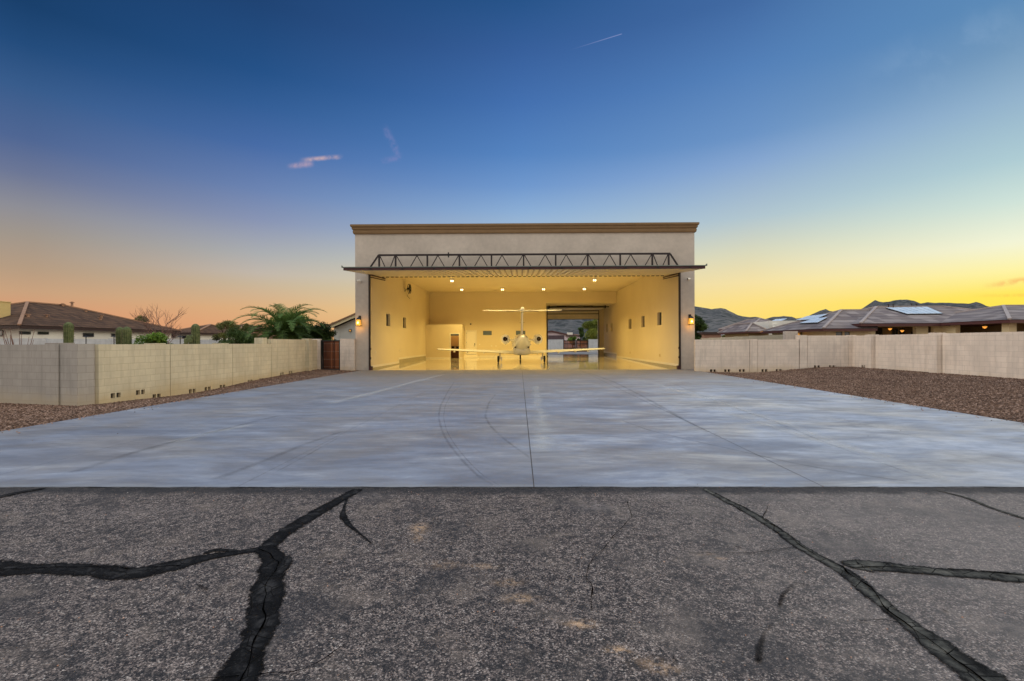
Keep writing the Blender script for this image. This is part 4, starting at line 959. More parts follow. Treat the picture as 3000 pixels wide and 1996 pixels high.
# light reaching the powder room
point(((RD0+RD1)/2-0.2, YB-0.9, 2.9), 14, (1.0, 0.5, 0.14), 0.1)
def lantern(x, lab):
    z = 3.0
    c = thing('wall_lantern', lab, 'wall lantern', (x, YF, z-0.4), 0, 'lit lanterns beside the hangar door')
    f = MB(); f.box(x-0.07, x+0.07, YF-0.02, YF, z-0.10, z+0.22); f.tube([(x, YF-0.02, z+0.12), (x, YF-0.14, z+0.22), (x, YF-0.20, z+0.18), (x, YF-0.20, z+0.12)], 0.012, 8)
    f.tube([(x, YF-0.20, z+0.10), (x, YF-0.20, z+0.15)], [0.02, 0.03], 8); f.build('wall_bracket', M['black'], c)
    f = MB(); m_ = 14; cy = YF-0.20
    def sq(h, zz): return [(x-h, cy-h, zz), (x+h, cy-h, zz), (x+h, cy+h, zz), (x-h, cy+h, zz)]
    f.loft([sq(0.115, z-0.02), sq(0.12, z+0.0), sq(0.07, z+0.08), sq(0.015, z+0.13)]); f.build('lantern_roof', M['black'], c)
    f = MB(); lo, hi = 0.13, 0.105
    for sx_, sy_ in ((-1,-1),(1,-1),(1,1),(-1,1)): f.beam((x+sx_*lo, cy+sy_*lo, z-0.37), (x+sx_*hi, cy+sy_*hi, z-0.02), 0.016)
    for k in range(1, 3):
        q = -1+2*k/3
        for s_ in (-1, 1): f.beam((x+q*lo, cy+s_*lo, z-0.37), (x+q*hi, cy+s_*hi, z-0.02), 0.009); f.beam((x+s_*lo, cy+q*lo, z-0.37), (x+s_*hi, cy+q*hi, z-0.02), 0.009)
    for s_ in (-1, 1):
        f.box(x-lo-.01, x+lo+.01, cy+s_*lo-0.01, cy+s_*lo+0.01, z-0.40, z-0.37); f.box(x+s_*lo-0.01, x+s_*lo+0.01, cy-lo+.01, cy+lo-.01, z-0.40, z-0.371)
    f.build('cage', M['black'], c)
    f = MB(); f.loft([sq(lo-0.012, z-0.37), sq(hi-0.010, z-0.022)]); f.build('lantern_glass', M['lantern_glass'], c)
    f = MB(); f.tube([(x, cy-0.155, z-0.26), (x, cy-0.155, z-0.23), (x, cy-0.15, z-0.19), (x, cy-0.145, z-0.15)], [0.015, 0.035, 0.035, 0.01], 10); f.build('bulb', M['lantern_bulb'], c, smooth=True)
    point((x-0.25, cy-0.12, z-0.15), 3.0, (1.0, 0.48, 0.08), 0.08); point((x+0.25, cy-0.12, z-0.15), 3.0, (1.0, 0.48, 0.08), 0.08); point((x, cy-0.05, z-0.5), 2.5, (1.0, 0.48, 0.08), 0.05)
lantern(at(1054.5, 940, YF).x, 'black caged lantern glowing amber on the left hangar pillar')
lantern(at(2020.5, 930, YF).x, 'black caged lantern glowing amber on the right hangar pillar')
def seclight(u, v, s, lab):
    p = at(u, v, YF); c = thing('security_camera', lab, 'security camera', (p.x, YF, p.z), 0, 'small cameras high on the hangar pillars')
    f = MB(); f.tube([(p.x, YF, p.z), (p.x, YF-0.05, p.z)], 0.06, 14); f.build('wall_mount', M['white_plastic'], c)
    f = MB(); f.tube([(p.x, YF-0.05, p.z), (p.x+0.03*s, YF-0.12, p.z+0.01)], 0.02, 8); f.tube([(p.x-0.02*s, YF-0.13, p.z+0.03), (p.x+0.14*s, YF-0.20, p.z-0.0)], [0.05, 0.055], 14); f.build('camera_body', M['white_plastic'], c)
    f = MB(); f.tube([(p.x+0.139*s, YF-0.2, p.z), (p.x+0.15*s, YF-0.205, p.z-0.002)], 0.04, 14); f.build('lens', M['black'], c)
seclight(1055.8, 824.6, -1, 'small white security camera high on the left hangar pillar')
seclight(2018, 819, -1, 'small white security camera high on the right hangar pillar')
# wall fan
fy, fzc = 35.1, (EYE+(1005-845)*35.1/1333)
fan = thing('wall_fan', 'round black cage fan bracketed high on the left interior wall', 'fan', (XL, fy, fzc))
R0 = 0.36; fx = XL+0.30
f = MB(); f.tube([(XL, fy, fzc-0.1), (XL+0.12, fy, fzc-0.08), (fx-0.05, fy, fzc)], 0.025, 8); f.box(XL, XL+0.02, fy-0.07, fy+0.07, fzc-0.22, fzc+0.06); f.build('bracket', M['black'], fan)
f = MB(); cant = 0.35
def ring(r, off, n=28): return [(fx+off+math.cos(0)*0.0+math.sin(a)*r*math.sin(cant)*0.0, fy+math.sin(a)*r, fzc+math.cos(a)*r) for a in [2*math.pi*k/n for k in range(n+1)]]
f.tube(ring(R0, 0.0), 0.022, 6, cap=False); f.tube(ring(R0, 0.10), 0.018, 6, cap=False); f.tube(ring(R0*0.55, 0.12), 0.010, 6, cap=False)
for k in range(18):
    a = 2*math.pi*k/18; f.beam((fx+0.13, fy, fzc), (fx+0.10, fy+math.sin(a)*R0, fzc+math.cos(a)*R0), 0.010)
f.build('cage', M['black'], fan)
f = MB()
for k in range(4):
    a = math.pi/2*k+0.4; d = Vector((0, math.sin(a), math.cos(a))); pr = Vector((0, math.cos(a), -math.sin(a)))
    c0 = Vector((fx+0.05, fy, fzc)); f.prism([c0+d*0.06-pr*0.04, c0+d*R0*0.9-pr*0.12, c0+d*R0*0.92+pr*0.10+Vector((0.04, 0, 0)), c0+d*0.06+pr*0.04+Vector((0.02, 0, 0))], (0.006, 0, 0))
f.build('blade', M['black'], fan)
f = MB(); f.tube([(fx-0.14, fy, fzc), (fx-0.10, fy, fzc), (fx+0.05, fy, fzc)], [0.06, 0.09, 0.07], 14); f.build('motor', M['black'], fan)
f = MB(); f.tube([(XL+0.02, fy+0.4, fzc+0.05), (XL+0.02, fy+0.95, fzc+0.02), (XL+0.02, fy+1.0, fzc-0.3), (XL+0.02, fy+0.7, fzc-0.5), (XL+0.02, fy+1.5, fzc-0.62)], 0.012, 6); f.build('power_cord', M['black'], fan)
# outlets, speaker
def outlet(x0, x1, y0, y1, z0, z1, lab, mat='white_plastic'):
    f = MB(); f.box(x0, x1, y0, y1, z0, z1)
    o = solo(f, 'wall_outlet', M[mat], lab, 'outlet', ((x0+x1)/2, (y0+y1)/2, z0), 'outlets on the hangar walls', bevel=0.004); return o
for u, v, lab in ((1405, 1009.5, 'switch plate just right of the white back door'), (1440, 1014, 'left one of two close outlets on the back wall'), (1453, 1014, 'right one of two close outlets on the back wall')):
    p = at(u, v, YB); outlet(p.x-0.06, p.x+0.06, YB-0.012, YB, p.z-0.06, p.z+0.06, lab)
for y, z, lab in ((28.0, 1.05, 'outlet on the left interior wall nearest the door'), (33.6, 1.05, 'outlet on the left interior wall beneath the second window')):
    outlet(XL, XL+0.012, y-0.05, y+0.05, z-0.08, z+0.08, lab)
for u, lab in ((1933, 'tan outlet low on the right interior wall nearest the door'), (1846, 'tan outlet low on the right interior wall further back')):
    p = ax(u, 1042, XR); outlet(XR-0.015, XR, p.y-0.10, p.y+0.10, 0.62, 0.80, lab, 'chimney')
p = at(1379, 950, YB); f = MB(); f.box(p.x-0.07, p.x+0.07, YB-0.07, YB, p.z-0.07, p.z+0.07); f.box(p.x-0.05, p.x+0.05, YB-0.08, YB-0.07, p.z-0.05, p.z+0.05)
solo(f, 'wall_speaker', M['frame'], 'little grey box speaker above the white back door', 'speaker', (p.x, YB, p.z-0.07), bevel=0.005)

# ------------------------------------------------------------------ the jet, tail toward the viewer
AX, AY, AG = 0.10, 30.9, fz(35.5)
jet = thing('twin_jet_airplane', 'small white twin engine T tail jet parked tail outward in the hangar', 'airplane', (0, 0, 0))
JR = R(1.15)     # nose swung slightly left
ca, sa = math.cos(JR), math.sin(JR)
def J(x, y, z): return (AX+x*ca-y*sa, AY+x*sa+y*ca, z)
def jb(mb, name, mat, parent, **kw):
    mb.v = [J(*p) for p in mb.v]; return mb.build(name, mat, parent, **kw)
def ell(y, zc, rx_, rz_, n=28, e=1.0, xo=0.0):
    o = []
    for k in range(n):
        a = 2*math.pi*k/n; c_, s_ = math.cos(a), math.sin(a)
        o.append((xo+rx_*math.copysign(abs(c_)**e, c_), y, zc+rz_*math.copysign(abs(s_)**e, s_)))
    return o
body = MB(); body.loft([ell(*q) for q in [(0.0,1.98,.03,.03),(0.15,1.97,.10,.10),(0.7,1.92,.22,.22),(1.7,1.79,.42,.44),(2.9,1.62,.60,.63),(4.1,1.53,.70,.75),(5.6,1.50,.74,.81),(8.2,1.47,.74,.81),(9.6,1.40,.67,.72),(10.5,1.28,.52,.54),(11.3,1.15,.30,.32),(11.8,1.08,.10,.11),(11.9,1.07,.02,.02)]])
fus = jb(body, 'fuselage', M['plane_white'], jet, smooth=True)
f = MB(); f.loft([ell(*q, 28, 0.6) for q in [(2.6,1.12,.25,.12),(3.2,0.98,.62,.28),(4.0,0.92,.70,.27),(6.5,0.90,.74,.25),(7.6,0.92,.62,.2),(8.2,1.0,.3,.1)]]); jb(f, 'belly_fairing', M['plane_white'], jet, smooth=True)
# tail cone lower lip: its shade modelled as a dark curved tube, and the hatch lines
f = MB(); f.tube([(0.50*math.sin(a), 1.80+0.5*abs(math.sin(a)), 1.72-0.33*math.cos(a)) for a in [R(d) for d in range(-62, 63, 6)]], [0.02]+[0.05]*19+[0.02], 8); jb(f, 'tail_cone_lip_shade', M['plane_seam_shade'], fus)
for s in (-1, 1):
    f = MB(); f.tube([(s*0.30, 1.10, 2.02), (s*0.355, 1.5, 1.92), (s*0.40, 1.8, 1.76), (s*0.50, 2.2, 1.60)], 0.018, 6); jb(f, 'hatch_line', M['plane_seam_shade'], fus)
    f = MB(); f.tube([(s*0.50, 2.3, 1.26), (s*0.48, 2.7, 1.26)], [0.055, 0.07], 14); jb(f, 'vent_outlet', M['plane_seam_shade'], fus)
    f = MB(); f.prism([(s*0.40, 1.6, 1.66), (s*0.72, 2.6, 1.44), (s*0.70, 3.6, 1.42), (s*0.52, 3.6, 1.60)], (0, 0, 0.03)); jb(f, 'side_strake', M['plane_white'], fus)
    for k in range(4):
        f = MB(); cy = 5.6+k*0.95; f.add([(s*0.748, cy+0.16*math.cos(a), 1.72+0.20*math.sin(a)) for a in [2*math.pi*i/16 for i in range(16)]]+[(s*0.70, cy+0.16*math.cos(a), 1.72+0.20*math.sin(a)) for a in [2*math.pi*i/16 for i in range(16)]], [tuple(range(16))]+[(i, (i+1) % 16, 16+(i+1) % 16, 16+i) for i in range(16)]); jb(f, 'cabin_window', M['glass_dark'], fus)
def airfoil(xp, yle, chord, th, z, n=9):      # section in the y-z plane at span x
    up = []; lo = []
    for i in range(n+1):
        c_ = i/n; h = th*(2.6*math.sqrt(c_)*(1-c_)*0.75+0.02)
        up.append((xp, yle-chord*c_, z+h*0.62)); lo.append((xp, yle-chord*c_, z-h*0.38))
    return up+lo[::-1]
def lerp(a, b, k): return a+(b-a)*k
for s in (-1, 1):
    f = MB(); secs = []
    for k in (0, .08, .3, .6, .9, .985, 1.0):
        x = s*lerp(0.55, 6.72, k); zt = lerp(0.80, 1.10, k); ch = lerp(1.95, 0.92, k)*(1 if k < 0.95 else 0.8 if k < 1 else 0.4); th = lerp(0.36, 0.14, k)*(1 if k < 1 else 0.5)
        secs.append(airfoil(x, lerp(6.3, 5.75, k), ch, th, zt))
    f.loft(secs); wg = jb(f, 'wing', M['plane_white'], jet, smooth=False)
    f = MB(); f.loft([airfoil(s*x, y, c_, th, z) for x, y, c_, th, z in ((0.85, 4.62, 0.55, 0.13, 0.80), (3.7, 4.80, 0.46, 0.11, 0.945))]); jb(f, 'flap', M['plane_white'], wg)
    f = MB(); f.loft([airfoil(s*x, y, c_, th, z) for x, y, c_, th, z in ((3.75, 4.80, 0.36, 0.10, 0.95), (6.3, 4.98, 0.26, 0.06, 1.075))]); jb(f, 'aileron', M['plane_white'], wg)
    f = MB(); f.box(s*0.85, s*6.3, 4.60, 4.62, 0.78, 0.80); 
    f = MB(); f.tube([(s*0.85, 4.55, 0.755), (s*3.7, 4.74, 0.905), (s*6.3, 4.93, 1.05)], 0.012, 6); jb(f, 'hinge_gap', M['plane_seam_shade'], wg)
    for x in (1.25, 2.9, 4.2, 5.2):
        z = lerp(0.80, 1.10, (x-.55)/6.17); f = MB(); f.prism([(s*x, 5.2, z-0.04), (s*x, 4.2, z-0.05), (s*x, 4.25, z-0.15), (s*x, 5.0, z-0.17)], (0.035*s, 0, 0)); jb(f, 'hinge_fairing', M['plane_white'], wg)
    # engine
    f = MB(); f.loft([ell(y, z, r_*1.08, r_*1.18, 26, 1, s*1.22) for y, z, r_ in ((2.05, 1.87, .150), (2.10, 1.87, .185), (2.5, 1.87, .25), (3.1, 1.87, .31), (3.7, 1.87, .33), (4.3, 1.87, .31), (4.6, 1.87, .27), (4.62, 1.87, .22), (4.3, 1.87, .20))]); en = jb(f, 'engine', M['plane_white'], jet, smooth=True)
    f = MB(); f.loft([ell(y, 1.87, r_, r_, 22, 1, s*1.22) for y, r_ in ((2.0, .160), (2.04, .165), (2.3, .15), (2.32, .02))], cap=False); f.loft([ell(2.03, 1.87, .148, .148, 22, 1, s*1.22), ell(2.28, 1.87, .148, .148, 22, 1, s*1.22)]); jb(f, 'exhaust_nozzle', M['exhaust'], en, smooth=True)
    f = MB(); f.loft([ell(y, 1.87, r_, r_, 16, 1, s*1.22) for y, r_ in ((1.93, .008), (2.0, .03), (2.2, .055))]); jb(f, 'exhaust_cone', M['alum'], en, smooth=True)
    f = MB(); f.loft([[(x, 4.2, z), (x, 3.5, z+0.085), (x, 2.6, z+0.03), (x, 2.5, z-0.02), (x, 3.5, z-0.085)] for x, z in ((s*0.55, 1.76), (s*1.0, 1.83))]); jb(f, 'pylon', M['plane_white'], jet)
    f = MB(); f.tube([(s*1.22, 3.0, 1.545), (s*1.22, 3.05, 1.45)], 0.012, 6); jb(f, 'drain_mast', M['plane_seam_shade'], en)
    # main gear
    gx_ = s*1.79; gy = 4.62
    f = MB(); f.tube([(gx_-s*0.12, gy+0.05, 0.80), (gx_-s*0.12, gy+0.02, 0.38)], [0.05, 0.04], 10); f.tube([(gx_-s*0.12, gy+0.02, 0.40), (gx_-s*0.12, gy-0.22, AG+0.26)], 0.04, 10); f.tube([(gx_-s*0.14, gy-0.22, AG+0.25), (gx_+s*0.05, gy-0.22, AG+0.25)], 0.03, 10)
    f.box(gx_-s*0.30, gx_-s*0.18, gy-0.30, gy-0.12, AG+0.12, AG+0.42); gear = jb(f, 'main_gear', M['alum'], jet)
    f = MB(); prof_ = [(-.07, .13), (-.075, .20), (-.05, .245), (0, .255), (.05, .245), (.075, .20), (.07, .13)]
    f.loft([[(gx_+a, gy-0.22+r_*math.cos(t_), AG+0.255+r_*math.sin(t_)) for t_ in [2*math.pi*k/24 for k in range(24)]] for a, r_ in prof_]); jb(f, 'tyre', M['rubber'], gear, smooth=True)
    f = MB(); f.loft([[(gx_+a, gy-0.22+r_*math.cos(t_), AG+0.255+r_*math.sin(t_)) for t_ in [2*math.pi*k/18 for k in range(18)]] for a, r_ in ((-.078, .03), (-.078, .125), (.078, .125), (.078, .03))]); jb(f, 'rim', M['alum'], gear)
    f = MB(); f.prism([(gx_+s*0.12, gy+0.3, 0.78), (gx_+s*0.12, gy-0.3, 0.78), (gx_+s*0.42, gy-0.25, 0.42), (gx_+s*0.42, gy+0.2, 0.42)], (s*0.015, 0, 0.015)); f.v = f.v; jb(f, 'gear_door', M['alum'], gear)
# nose gear
f = MB(); f.tube([(0, 9.1, 0.95), (0, 9.05, AG+0.25)], 0.04, 10); f.tube([(-0.08, 9.05, fz(40)+0.2), (0.08, 9.05, fz(40)+0.2)], 0.025, 8); ng = jb(f, 'nose_gear', M['alum'], jet)
f = MB(); ag2 = fz(40)
f.loft([[(a, 9.05+r_*math.cos(t_), ag2+0.21+r_*math.sin(t_)) for t_ in [2*math.pi*k/24 for k in range(24)]] for a, r_ in [(-.06, .10), (-.065, .16), (-.04, .20), (0, .21), (.04, .20), (.065, .16), (.06, .10)]]); jb(f, 'tyre', M['rubber'], ng, smooth=True)
# fin, rudder, tailplane, bullet
def vfoil(z, yle, chord, th): 
    n = 8; a = []; b = []
    for i in range(n+1):
        c_ = i/n; h = th*(2.6*math.sqrt(c_)*(1-c_)*0.75+0.03); a.append((h*0.5, yle-chord*c_, z)); b.append((-h*0.5, yle-chord*c_, z))
    return a+b[::-1]
f = MB(); f.loft([vfoil(2.0, 4.3, 2.0, 0.22), vfoil(2.25, 3.6, 1.55, 0.21), vfoil(3.85, 2.0, 1.15, 0.20)]); fin = jb(f, 'fin', M['plane_white'], jet)
f = MB(); f.prism([(-0.055, 2.25, 2.16), (-0.055, 1.75, 2.18), (-0.055, 0.72, 3.70), (-0.055, 1.15, 3.72)], (0.11, 0, 0)); rd = jb(f, 'rudder', M['plane_white'], fin, bevel=0.02)
f = MB()
for x in (-0.058, 0.058): f.box(x-0.004, x+0.004, 1.0, 1.02, 2.3, 3.6)
for z in (2.16, 3.70): f.box(-0.07, 0.07, 0.9 if z > 3 else 1.75, 1.2 if z > 3 else 2.2, z-0.025, z+0.012)
jb(f, 'rudder_gap', M['plane_seam_shade'], rd)
f = MB(); f.tube([(-0.19, 1.4, 3.02), (0.19, 1.4, 3.02)], 0.008, 6); jb(f, 'static_wick', M['plane_seam_shade'], fin)
f = MB(); f.loft([ell(y, z, rx_, rz_, 16, 0.85) for y, z, rx_, rz_ in ((0.0, 3.88, .09, .10), (0.05, 3.89, .118, .14), (0.6, 3.90, .13, .16), (1.4, 3.90, .13, .15), (2.2, 3.88, .08, .08), (2.5, 3.87, .02, .02))]); jb(f, 'bullet_fairing', M['plane_white'], fin, smooth=True)
for s in (-1, 1):
    f = MB(); f.loft([airfoil(s*lerp(0.08, 2.76, k), lerp(1.7, 1.1, k), lerp(1.15, 0.6, k)*(1 if k < .98 else .6), lerp(.13, .08, k), 3.83+0.02*k) for k in (0, .5, .95, 1.0)]); tp = jb(f, 'tailplane', M['plane_white'], jet)
    f = MB(); f.loft([airfoil(s*lerp(0.16, 2.65, k), lerp(0.62, 0.56, k), lerp(0.36, 0.18, k), lerp(.10, .05, k), 3.80+0.02*k) for k in (0, 1.0)]); jb(f, 'elevator', M['plane_white'], tp)
    f = MB(); f.tube([(s*0.16, 0.33, 3.775), (s*1.1, 0.38, 3.765)], 0.018, 6); jb(f, 'trim_tab', M['plane_seam_shade'], tp)

# ------------------------------------------------------------------ block walls
def blockwall(label, p0, p1, segs, mat, base=-0.5, vents=(), pil=(), thick=0.2, group=None, name='block_wall', face=-1, cap=True):
    """segs (s0, s1, top); vents (s, z of the course foot); pil (s, top). Local x runs p0->p1, the seen face is y=0."""
    p0 = Vector((p0[0], p0[1], 0)); p1 = Vector((p1[0], p1[1], 0)); d = p1-p0
    o = thing(name, label, 'block wall', p0, math.atan2(d.y, d.x), group)
    s_ = -face
    for s0, s1, top in segs:
        hs = []
        for vs_, vz in vents:
            if s0 < vs_ < s1: hs += [(vs_-0.165, vs_-0.025, vz+0.02, vz+0.165), (vs_+0.025, vs_+0.165, vz+0.02, vz+0.165)]
        f = MB(); f.wall(s0, s1, base, top, 0.0, thick*s_, hs, lambda a, t_, z: (a, t_, z)); f.build('wall_panel', mat, o, local=True)
    for vs_, vz in vents:
        f = MB(); f.box(vs_-0.19, vs_+0.19, 0.12*s_, 0.13*s_, vz+0.0, vz+0.19); f.build('vent_block', M['vent'], o, local=True)
    for s0, top in pil:
        f = MB(); f.box(s0-0.2, s0+0.2, -0.012*s_, (thick+0.2)*s_, base, top); f.build('pilaster', mat, o, local=True)
    return o
# left wall beside the drive (its face looks at the drive: +X)
LX = -12.2
def sL(u): return ax(u, 1010, LX).y
y0 = sL(226)
cuts = [sL(u)-y0 for u in (482.6, 668, 783, 886)]
gpn = 0.022
segs = [(0.42, cuts[0]-gpn, 1.585), (cuts[0]+0.0, cuts[1]-gpn, 1.585), (cuts[1], cuts[2]-gpn, 1.587), (cuts[2], cuts[3]-gpn, 1.815), (cuts[3]+0.2, 26.62-y0, 1.80)]
vts = [(sL(u)-y0, z) for u, z in ((319, -0.02), (393, -0.02), (441, -0.22), (547, -0.22), (593, -0.22), (637, -0.22), (719, -0.17), (753, -0.17), (814, -0.02), (840, 0.0))]
blockwall('tan block wall on the left running beside the drive toward the gate', (LX, y0), (LX, 27.0), segs, M['block_tan'], vents=vts,
          pil=[(cuts[3]+0.12, 1.86)], face=1, group='block walls around the yards')
WR = bpy.data.objects[-1] if False else None
# low pilaster heads behind that wall, and its dark joints
f = MB()
for c_ in cuts: f.box(LX-0.12, LX-0.02, y0+c_-gpn-0.002, y0+c_+0.002, -0.5, 1.56)
jl = solo(f, 'wall_joint_strip', M['joint'], 'dark joint filler between the panels of the left block wall', 'joint filler', (LX, y0, -0.5))
for i, c_ in enumerate(cuts[:3]):
    f = MB(); f.box(LX-0.42, LX-0.201, y0+c_-0.35, y0+c_+0.05, -0.5, 1.615 if i < 2 else 1.87); f.box(LX-0.2, LX-0.003, y0+c_-0.40, y0+c_-(gpn+.003 if i == 2 else -0.05), 1.59, 1.615 if i < 2 else 1.87)
    solo(f, 'wall_pilaster', M['block_tan'], ['block pilaster behind the left wall at its first joint from the corner', 'block pilaster behind the left wall at its second joint', 'taller block pilaster where the left wall steps up'][i], 'pilaster', (LX-0.3, y0+c_, -0.5), 'pilasters of the left wall')
# the wall round the corner, falling away to the left
ang = R(14.5); c0 = Vector((LX, y0, 0)); dv = Vector((-math.cos(ang), math.sin(ang), 0))
e0 = c0+dv*11
def sW(u):          # distance along that wall of a sight column
    d = ray(u, 1004); k = (c0.x*dv.y-c0.y*dv.x)/(d.x*dv.y-d.y*dv.x); return (Vector((d.x*k, d.y*k, 0))-c0).dot(dv)
a1, a2, a3, a4 = sW(176), sW(171), sW(168), sW(135)
blockwall('grey shaded block wall at the far left beyond the corner', c0, e0, [(a1+0.0, a1+0.0001, 1.0)][:0]+[(a4, 11, 1.585)], M['block_grey'], pil=[], face=1, group='block walls around the yards')
cw = bpy.data.objects.get('block_wall.001')
f = MB(); f.wall(-0.0, a1, -0.5, 1.60, 0.0, -0.42, [], lambda a, t_, z: (a, t_, z)); o = f.build('corner_pier', M['block_grey'], cw, local=True)
f = MB(); f.wall(a1+0.03, a4-0.001, -0.5, 1.63, 0.03, -0.36, [], lambda a, t_, z: (a, t_, z)); f.build('pilaster', M['block_grey'], cw, local=True)
# gate wall left of the hangar
GY = 26.62
g0, g1, g2, g3, g4 = [at(u, 1040, GY).x for u in (893, 914.5, 938.6, 996, 1037)]
blockwall('short grey block wall with pier between the left wall and the wooden gate', (LX, GY), (g2, GY), [(0.001, g1-LX, 1.80), (g1-LX+0.002, g2-LX, 1.86)], M['block_pale'], face=-1, group='block walls around the yards')
blockwall('pale block pier between the wooden gate and the hangar corner', (g3, GY), (EXL-0.01, GY), [(0, EXL-0.01-g3, 1.86)], M['block_pale'], face=-1, group='block walls around the yards')
gate = thing('side_gate', 'narrow gate of upright redwood boards in a black frame beside the hangar', 'gate', ((g2+g3)/2, GY, 0.02))
f = MB(); za, zb = 0.06, 1.74
f.box(g2+0.02, g2+0.07, GY+0.02, GY+0.07, za-0.1, zb+0.05); f.box(g3-0.07, g3-0.02, GY+0.02, GY+0.07, za-0.1, zb+0.05); f.box(g2+0.07, g3-0.07, GY+0.02, GY+0.07, za, za+0.05); f.box(g2+0.07, g3-0.07, GY+0.02, GY+0.07, zb-0.02, zb+0.04)
f.build('gate_frame', M['black'], gate)
nb = 7; xs0, xs1 = g2+0.16, g3-0.07; bw = (xs1-xs0)/nb
for k in range(nb):
    f = MB(); f.box(xs0+k*bw+0.008, xs0+(k+1)*bw-0.008, GY+0.075, GY+0.095, za+0.01, zb-0.03); f.build('board', M['redwood'], gate)
f = MB(); f.box(xs0-0.09, xs1, GY+0.10, GY+0.12, za, zb)
f.build('backing_sheet', M['black'], gate)
f = MB()
for z in (0.22, 0.66, 1.12, 1.58):
    for k in range(nb): f.tube([(xs0+(k+.5)*bw, GY+0.06, z), (xs0+(k+.5)*bw, GY+0.076, z)], 0.014, 8)
f.build('bolt_heads', M['alum'], gate)
# right yard walls
SY = 25.06
u_ = [at(u, 1040, SY).x for u in (2037, 2056, 2197, 2342, 2366, 2486, 2509)]
vts = [(at(u, 1090, SY).x-u_[0], z) for u, z in ((2089, -0.07), (2131, -0.07), (2174, -0.07), (2240, -0.07), (2282, -0.07), (2325, -0.07), (2394, 0.13), (2438, 0.13))]
rw = blockwall('pale block wall facing the camera right of the hangar, stepping up once', (u_[0], SY), (u_[6], SY),
   [(0.0, u_[1]-u_[0], 1.735), (u_[1]-u_[0]+0.002, u_[2]-u_[0]-0.02, 1.722), (u_[2]-u_[0]+0.42, u_[3]-u_[0]-0.02, 1.722), (u_[4]-u_[0], u_[5]-u_[0]-0.02, 1.93), (u_[5]-u_[0], u_[6]-u_[0], 1.95)],
   M['block_pale'], vents=vts, pil=[(u_[2]-u_[0]+0.2, 1.75), (u_[3]-u_[0]+0.22, 1.955)], face=-1, group='block walls around the yards')
f = MB()
for k in (2, 3, 5): f.box(u_[k]-u_[0]-0.022, u_[k]-u_[0]+0.002, 0.02, 0.10, -0.5, 1.70)
f.build('joint_filler', M['joint'], rw, local=True)
RXW = u_[6]
def sR(u): return SY-ax(u, 1040, RXW).y
vts = []
rw2 = blockwall('long cream block wall along the right edge of the gravel yard', (RXW, SY), (RXW, 5.0),
   [(0.0, sR(2555), 1.915), (sR(2576), sR(2744), 1.92), (sR(2775), 13.5, 1.93), (13.9, 20.0, 1.93)], M['block_pale'], pil=[(sR(2566), 1.95), (sR(2759), 1.965), (13.7, 1.97)], vents=[(sR(2541), 0.17)], face=1, group='block walls around the yards')
f = MB()
for s_ in (sR(2566)+0.2, sR(2759)+0.2, 13.9): f.box(s_-0.004, s_+0.016, -0.05, -0.002, -0.5, 1.9)
f.build('joint_filler', M['joint'], rw2, local=True)
# neighbours' walls further off
pA, pB = at(2326, 990, 41), at(2034, 990, 74)
dd_ = (Vector((pB.x, pB.y, 0))-Vector((pA.x, pA.y, 0))).length
blockwall('distant tan block wall running away behind the right yard wall', pA, pB, [(i*5.0, min((i+1)*5.0, dd_)-0.02, 2.28-0.02*i) for i in range(int(dd_/5)+1)], M['block_tan'], pil=[(i*5.0, 2.33-0.02*i) for i in range(1, int(dd_/5)+1)], face=1, group='block walls around the yards')
f = MB(); p = at(2316, 985, 41); f.box(p.x-0.5, p.x+0.6, 40.9, 41.3, -0.5, 2.55); solo(f, 'wall_pier', M['block_pale'], 'white square pier where the distant tan wall ends', 'pier', (p.x, 41.1, -0.5))
pA, pB = at(-40, 990, 29.5), at(135, 990, 30.5)
blockwall('low pale wall in front of the brown roofed house at far left', pA, pB, [(0, (pB-pA).length, 2.0)], M['block_far'], face=-1, group='block walls around the yards')
pA, pB = at(137, 990, 31), at(735, 992, 46)
L_ = (Vector((pB.x, pB.y, 0))-Vector((pA.x, pA.y, 0))).length
blockwall('long pale grey wall behind the left block wall, before the brown roofed houses', pA, pB, [(i*4.0, min((i+1)*4.0, L_)-0.02, 1.98) for i in range(int(L_/4)+1)], M['block_far'], pil=[(i*4.0, 2.03) for i in range(1, int(L_/4)+1)], face=-1, group='block walls around the yards')
# rear yard: walls and double gate seen through the bay
RY = 67.4
r0, r1, r2, r3 = at(1585, 1000, RY).x, at(1650, 1000, RY).x, at(1724.5, 1000, RY).x, at(1775, 1000, RY).x
blockwall('pale block wall left of the far double gate, seen through the hangar', (r0, RY), (r1, RY), [(0, r1-r0, 2.07)], M['block_far'], pil=[(r1-r0-0.6, 2.075)], face=-1, group='block walls around the yards')
blockwall('pale block wall right of the far double gate, seen through the hangar', (r2, RY), (r3, RY), [(0, r3-r2, 2.09)], M['block_far'], face=-1, group='block walls around the yards')
dg = thing('double_gate', 'far double gate of reddish boards with black frame, seen through the hangar', 'gate', ((r1+r2)/2, RY, 0.23))
for a, b in ((r1+0.03, (r1+r2)/2-0.02), ((r1+r2)/2+0.02, r2-0.03)):
    f = MB(); za, zb = 0.30, 1.95
    for x in (a, b-0.08): f.box(x, x+0.08, RY, RY+0.06, za, zb+0.02)
    for z in (za, za+0.45, za+1.1, zb-0.08): f.box(a+0.08, b-0.08, RY, RY+0.06, z, z+0.07)
    lf = f.build('gate_leaf', M['black'], dg)
    n_ = 12; bw = (b-a-0.16)/n_
    f = MB()
    for k in range(n_): f.box(a+0.08+k*bw+0.012, a+0.08+(k+1)*bw-0.012, RY+0.065, RY+0.09, za+0.02, zb)
    f.build('boards', M['redwood'], lf)
